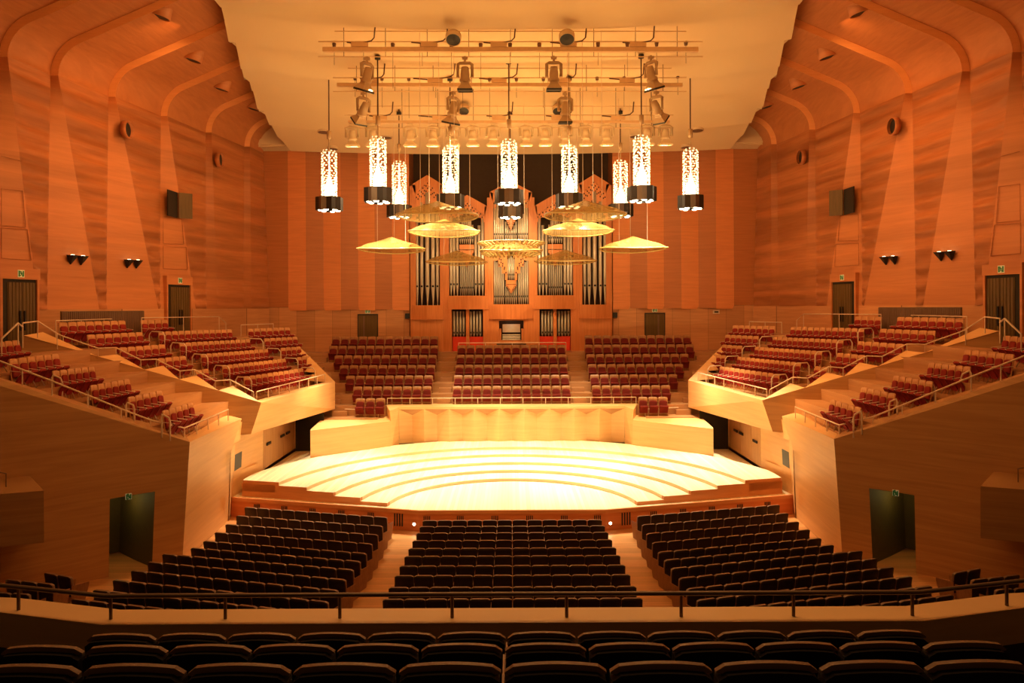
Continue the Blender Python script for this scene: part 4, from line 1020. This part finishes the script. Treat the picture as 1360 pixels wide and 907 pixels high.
# ------------------------------------------------------------------ chandeliers
PCH=None
def chandelier(label,px,d,ztop_px):
    global PCH
    p=P(px,HY,d); base=Vector((p.x,d,13.15))
    if PCH is None:
        t=thing('chandelier','x','chandelier'); rr=random.Random(5)
        g=MB()
        for k in range(8):
            a0=2*math.pi*k/8+.39; c=Vector((.42*math.cos(a0),.42*math.sin(a0),0)); m=1 if k%4==1 else 0
            ring=[c+Vector((.25*math.cos(2*math.pi*q/6+a0),.25*math.sin(2*math.pi*q/6+a0),0)) for q in range(6)]
            g.grid([[(v.x,v.y,.04) for v in ring],[(v.x,v.y,.68) for v in ring]],m,False,True)
        g.poly([(.5*math.cos(2*math.pi*q/16),.5*math.sin(2*math.pi*q/16),.67) for q in range(16)])
        g.build('lantern_drum',[M['drum'],M['drum_tan']],t)
        for k in range(6):
            a0=2*math.pi*k/6+.39; g=MB(); c=(.42*math.cos(a0),.42*math.sin(a0),.03)
            g.lathe([(.001,-.03),(.10,-.02),(.125,.03),(.125,.1)],c,12); g.build('lamp_face',M['lamp'],t)
        g=MB()
        for ring in range(20):
            f=(ring/19)**1.1; z=.76+2.2*f; n=9 if f>.4 else 12
            for k in range(n):
                a=2*math.pi*(k+.5*(ring%2))/n+rr.uniform(-.1,.1); ca,sa=math.cos(a),math.sin(a); r0=.27+.05*rr.random(); r1=.37*(1 if f<.95 else .8)
                tx,ty=-sa,ca; w=.058; hh=.045+.03*rr.random(); zt=z+rr.uniform(-.02,.02)
                A=(r0*ca,r0*sa,zt); B=(r1*ca+tx*w,r1*sa+ty*w,zt+hh*.4); C=(r1*ca*1.05,r1*sa*1.05,zt-hh); E=(r1*ca-tx*w,r1*sa-ty*w,zt+hh*.4)
                g.poly([A,B,C],0); g.poly([A,C,E],0); g.poly([B,C,E],0); g.poly([A,B,E],0)
        g.build('glass_petals',M['crystal'],t)['kind']='stuff'
        g=MB(); g.lathe([(.001,.7),(.23,.72),(.23,1.15),(.10,1.5),(.03,1.8),(.02,2.9),(.001,2.9)],n=14); g.build('glowing_core',M['crystal_hot'],t)
        g=MB(); g.tube([(0,0,2.9),(0,0,3.6)],.03,8); g.lathe([(.001,3.55),(.11,3.55),(.11,3.95),(.001,3.95)],n=8); g.build('junction_box',M['fix'],t)
        t.location=base; t['label']=label; t['group']='glass column chandeliers'; PCH=t; o=t
    else: o=dup(PCH,base,random.Random(px).uniform(0,.6),label,'glass column chandeliers')
    zt=ZC-(ztop_px-HY)/F*d-13.15
    g=MB(); g.tube([(0,0,3.9),(0,0,zt)],.03,6); g.build('suspension_rod',M['cable'],o)
    g=MB(); g.lathe([(.001,0),(.13,0),(.13,.16),(.001,.16)],(0,0,zt),12); g.build('ceiling_mount',M['black'],o)
    li=bpy.data.lights.new('chandelier_glow','POINT'); li.energy=CHANDELIER_W; li.color=(1,.5,.16); li.shadow_soft_size=.45
    lo=bpy.data.objects.new('chandelier_glow',li); COL.objects.link(lo); lo.location=base+Vector((0,-.0,1.9))
CHANDELIER_W=70
for s in (-1,1):
    sd=SIDE[s]; m=lambda x: x if s<0 else 2*(CX-1)-x
    chandelier('glass column chandelier at the outer %s end of the ring'%sd,m(438),37.0,103)
    chandelier('glass column chandelier hanging highest, in front on the %s'%sd,m(503),34.2,53)
    chandelier('glass column chandelier hanging lowest, at the back on the %s'%sd,m(531),40.0,152)
    chandelier('glass column chandelier between middle and %s, over a reflector'%sd,m(599),36.25,107)
chandelier('glass column chandelier in the middle, front of the pair',677,34.9,60)
chandelier('glass column chandelier in the middle, hidden behind the front one',678.5,40.3,152)

# ------------------------------------------------------------------ lighting rig
def batten(label,y,x0,x1,d,th):
    a=P(x0,y,d); b=P(x1,y,d); c=(a+b)/2; t=thing('lighting_batten',label,'lighting bar',c)
    A,B=a-c,b-c
    g=MB(); g.prism([A+Vector((0,-.09,-th)),B+Vector((0,-.09,-th)),B+Vector((0,.09,-th)),A+Vector((0,.09,-th))],[A+Vector((0,-.09,th)),B+Vector((0,-.09,th)),B+Vector((0,.09,th)),A+Vector((0,.09,th))]); g.build('beam',M['batten'],t)
    for z in (.34,-.3,.78):
        g=MB(); e=.2 if z<.5 else -.5; g.tube([A+Vector((-e,0,z)),B+Vector((e,0,z))],.022,6); g.build('bar',M['batten'],t)
    for i in range(9):
        p=A.lerp(B,(i+.5)/9); zt=cz(d)-.3-c.z-p.z; g=MB(); g.tube([p+Vector((0,0,-.3)),p+Vector((0,0,zt))],.013,5); g.build('hanging_wire',M['cable'],t)
    rr=random.Random(int(y))
    for i in range(5):
        p=A.lerp(B,(i+.6)/5.4); ww=rr.uniform(.7,1.3); g=MB(); g.tube([p+Vector((-ww,-.05,.30)),p+Vector((-ww*.3,-.08,.22)),p+Vector((ww*.4,-.05,.36)),p+Vector((ww*.55,-.03,.5)),p+Vector((ww*.6,0,1.0))],.03,6); g.build('cable_loop',M['cable'],t)
        g=MB(); g.box(p.x-.55,p.x+.15,-.14,.0,p.z+.1,p.z+.27); g.build('socket_box',M['batten'],t)
batten('front lighting batten nearest the audience, longest of the three',66,429,927,32,.09)
batten('middle lighting batten hung over the stage',113,448,906,35.2,.08)
batten('rear lighting batten carrying the close row of pale spotlights',162,463,889,37.5,.06)
PSP={}
def spot(label,px,d,zb,h,kind,tilt,turn,grp):
    p=P(px,HY,d); k=(kind,round(tilt,2),round(turn,2))
    loc=(p.x,d,zb)
    if k not in PSP:
        t=thing('stage_spotlight',label,'spotlight',loc,0,grp); m=M['fix'] if kind==0 else M['fix_hi']
        rot=(Matrix.Rotation(turn,3,'Z')@Matrix.Rotation(tilt,3,'X'))
        def tr(mb,piv): 
            mb.v=[tuple(rot@(Vector(v)-Vector(piv))+Vector(piv)) for v in mb.v]
        g=MB(); g.tube([(0,0,h),(0,0,h-.25)],.05,8); g.box(-.12,.12,-.06,.06,h-.14,h-.04); g.build('clamp',m,t)
        y=MB(); y.tube([(-.3,0,h*.38),(-.3,0,h*.76),(-.2,0,h*.8),(.2,0,h*.8),(.3,0,h*.76),(.3,0,h*.38)],.075,6)
        y.v=[tuple(Matrix.Rotation(turn,3,'Z')@Vector(v)) for v in y.v]; y.build('yoke',m,t)
        b_r=1.25
        b=MB(); c=(0,0,h*.45)
        b.lathe([(.001,h*.70),(.15,h*.68),(.19,h*.5),(.19,h*.36),(.24,h*.33),(.24,h*.27),(.20,h*.24),(.001,h*.24)],n=10); tr(b,c); b.build('lamp_body',m,t)
        e=MB(); e.lathe([(.22,h*.25),(.26,h*.17),(.44,.07),(.44,.05)],n=4,smooth=False,axis=Matrix.Rotation(R(45),3,'Z')); tr(e,c); e.build('lamp_hood',m,t)
        e=MB(); e.lathe([(.45,.06),(.45,-.02),(.40,-.02),(.40,.05)],n=4,smooth=False,axis=Matrix.Rotation(R(45),3,'Z')); tr(e,c); e.build('hood_rim',M['black'] if kind==0 else m,t)
        l=MB(); l.lathe([(.001,.012),(.315,.012)],n=12); tr(l,c); l.build('lens',M['lamp'] if kind else M['black'],t)
        PSP[k]=t; return t
    return dup(PSP[k],loc,0,label,grp)
for i,(px,til,tu) in enumerate(((489,.35,.9),(619,.12,0),(737,.12,0),(866,.35,-.9))):
    spot('pale moving spotlight under the front batten, %s from the left'%ORD[i+1],px,32,17.62,1.45,0,til,tu,'front batten spotlights')
for i,(px,til,tu) in enumerate(((484,.75,.7),(603,.3,.7),(752,.12,0),(873,.75,-.7))):
    spot('pale moving spotlight under the middle batten, %s from the left'%ORD[i+1],px,35.2,17.0,1.5,0,til,tu,'middle batten spotlights')
R3=(469,496,546,576,603,629,656,700,725,752,779,807,861,885)
for i,px in enumerate(R3):
    spot('cream spotlight under the rear batten, %s from the left'%ORD[i+1],px,37.5,16.45,1.15,1,.15,0,'rear batten spotlights')
# round ceiling lamps, small ceiling bosses
for i,(px,py,w,d) in enumerate(((602,52.5,21,31.6),(753,52,21,31.6),(616,147.5,15,38.8),(741,147.5,15,38.8),(430,171.5,17,42.6),(926,171,17,42.6),(514,180,14,43.4),(843,179,14,43.4),(442,194,14,45),(911,193,14,45))):
    p=P(px,py,d); rad=w*d/F/2
    nm=['front','front','middle','middle','outer','outer','inner rear','inner rear','rear edge','rear edge'][i]
    t=thing('ceiling_port','dark round %s lamp port in the ceiling, %s of centre'%(nm,'left' if px<CX else 'right'),'ceiling lamp',(p.x,d,min(p.z,cz(d)-.28)))
    ax=Matrix.Rotation(R(-32 if i<4 else -4),3,'X')
    g=MB(); g.lathe([(rad*.86,.25),(rad,.25),(rad,-.03),(rad*.90,-.03)],n=20,axis=ax); g.build('rim',M['soff2'],t)
    g=MB(); g.lathe([(.001,-.06),(rad*.9,-.02)],n=20,axis=ax); g.build('lens',M['black'] if i<4 else M['grey'],t)
p0=P(677,9,29.5)
g=MB(); z=cz(29.5)-.33; g.box(-1.2,1.2,-.5,.5,-.04,.03); g.box(-1.12,1.12,-.44,.44,-.06,-.03,1); o=g.build('ceiling_hatch',[M['soff2'],M['ceil']],None,(p0.x,29.6,z)); tag(o,'rectangular access hatch in the ceiling at the top centre','hatch')
for i in range(26):
    q=i%13; row=i//13
    d=33.4 if row==0 else 36.4; x=-7.8+q*1.3+(.3 if row else 0); 
    t=thing('ceiling_boss','small dark cable boss on the ceiling, %s from the left in the %s line'%(ORD[q+1],'front' if row==0 else 'rear'),'cable boss',(x,d,cz(d)-.25*(1-(x/12.5)**2)-.12))
    g=MB(); g.lathe([(.001,-.1),(.07,-.1),(.09,.05),(.09,.12)],n=10); g.build('cap',M['cable'],t)
    g=MB(); g.tube([(0,0,-.1),(0,0,-.9-.5*((q*7)%3))],.009,5); g.build('cable',M['cable'],t)

# ------------------------------------------------------------------ lights
def area(name,loc,target,w,h,e,col,spread=180):
    l=bpy.data.lights.new(name,'AREA'); l.shape='RECTANGLE'; l.size=w; l.size_y=h; l.energy=e; l.color=col; l.spread=R(spread)
    o=bpy.data.objects.new(name,l); COL.objects.link(o); o.location=loc
    o.rotation_euler=(Vector(target)-Vector(loc)).to_track_quat('-Z','Y').to_euler(); return o
def spotl(name,loc,target,e,col,ang,blend=.6,size=.3):
    l=bpy.data.lights.new(name,'SPOT'); l.energy=e; l.color=col; l.spot_size=R(ang); l.spot_blend=blend; l.shadow_soft_size=size
    o=bpy.data.objects.new(name,l); COL.objects.link(o); o.location=loc
    o.rotation_euler=(Vector(target)-Vector(loc)).to_track_quat('-Z','Y').to_euler(); return o
warm=(1,.81,.50)
for i,px in enumerate(R3[::2]+R3[-1:]):
    p=P(px,HY,37.5); spotl('rear_batten_beam',(p.x,37.5,16.3),(p.x*.95,33.2+((i*3)%4)*1.1,1),14000,warm,56,.8)
for i,px in enumerate((489,619,737,866)):
    p=P(px,HY,32); spotl('front_batten_beam',(p.x,32,17.7),(p.x*.6,(38.5,36)[i%2] if i in(1,2) else 38.5,2.0),10000,warm,50,.8)
for i,px in enumerate((603,752)):
    p=P(px,HY,35.2); spotl('organ_beam',(p.x,35.3,17),(p.x*.3,46,9.5),6500,(1,.62,.27),40,.9)
for s,px in ((-1,866),(1,489)):
    p=P(px,HY,32); spotl('terrace_face_fill',(s*1.9,37.7,16.2),(s*11.0,28.0,2.2),19000,(1,.54,.18),30,.9)  # added spot standing in for stage bounce on the end face
    spotl('terrace_row_fill',(p.x*.9,35.2,17.2),(s*11.4,36.6,5.0),26000,(1,.55,.22),14,.8)  # added spot standing in for stage-light spill on the front row
spotl('organ_beam',(0,36.5,17.2),(0,46,12.2),4500,(1,.70,.36),26,.9)  # added spot without a fixture, brightens the centre organ pipes
area('house_fill',(0,12,17.5),(0,36,10),16,5,1000,(1,.41,.105),130)  # unseen area light added as fill from the camera side
for s in (-1,1):
    area('wall_fill',(s*3,20,16.5),(s*17,33,12),5,4,220,(1,.36,.085),120)  # unseen light added to brighten the walls from the camera side
    area('wall_graze_fill',(s*10.4,31,17.4),(s*17.5,33,8),1,12,420,(1,.41,.105),150)  # added unseen light that grazes the wall relief from above
area('ceiling_fill',(0,35,13.2),(0,35,25),12,6,420,(1,.43,.105),170)  # unseen area light added to brighten the ceiling
area('balcony_fill',(0,9.5,14.5),(0,7,5.5),12,2,110,(1,.5,.17),80)  # added light standing in for stage bounce on the balcony ledge
w=bpy.data.worlds.new('hall ambience'); bpy.context.scene.world=w; w.use_nodes=True
w.node_tree.nodes['Background'].inputs[0].default_value=(1,.45,.14,1); w.node_tree.nodes['Background'].inputs[1].default_value=.03

# ------------------------------------------------------------------ camera
cam=bpy.data.cameras.new('camera'); co=bpy.data.objects.new('camera',cam); COL.objects.link(co)
cam.sensor_width=36; cam.lens=36*F/1360; cam.shift_x=(680-CX)/1360; cam.shift_y=-(453.5-HY)/1360; cam.clip_start=.1
co.location=(0,0,ZC); co.rotation_euler=(Matrix.Rotation(R(90),3,'X')@Matrix.Rotation(-TH,3,'Z')).to_euler()
sc=bpy.context.scene; sc.camera=co
sc.view_settings.view_transform='Standard'; sc.view_settings.look='None'; sc.view_settings.exposure=0
sc.cycles.max_bounces=6; sc.cycles.diffuse_bounces=4; sc.cycles.sample_clamp_indirect=6
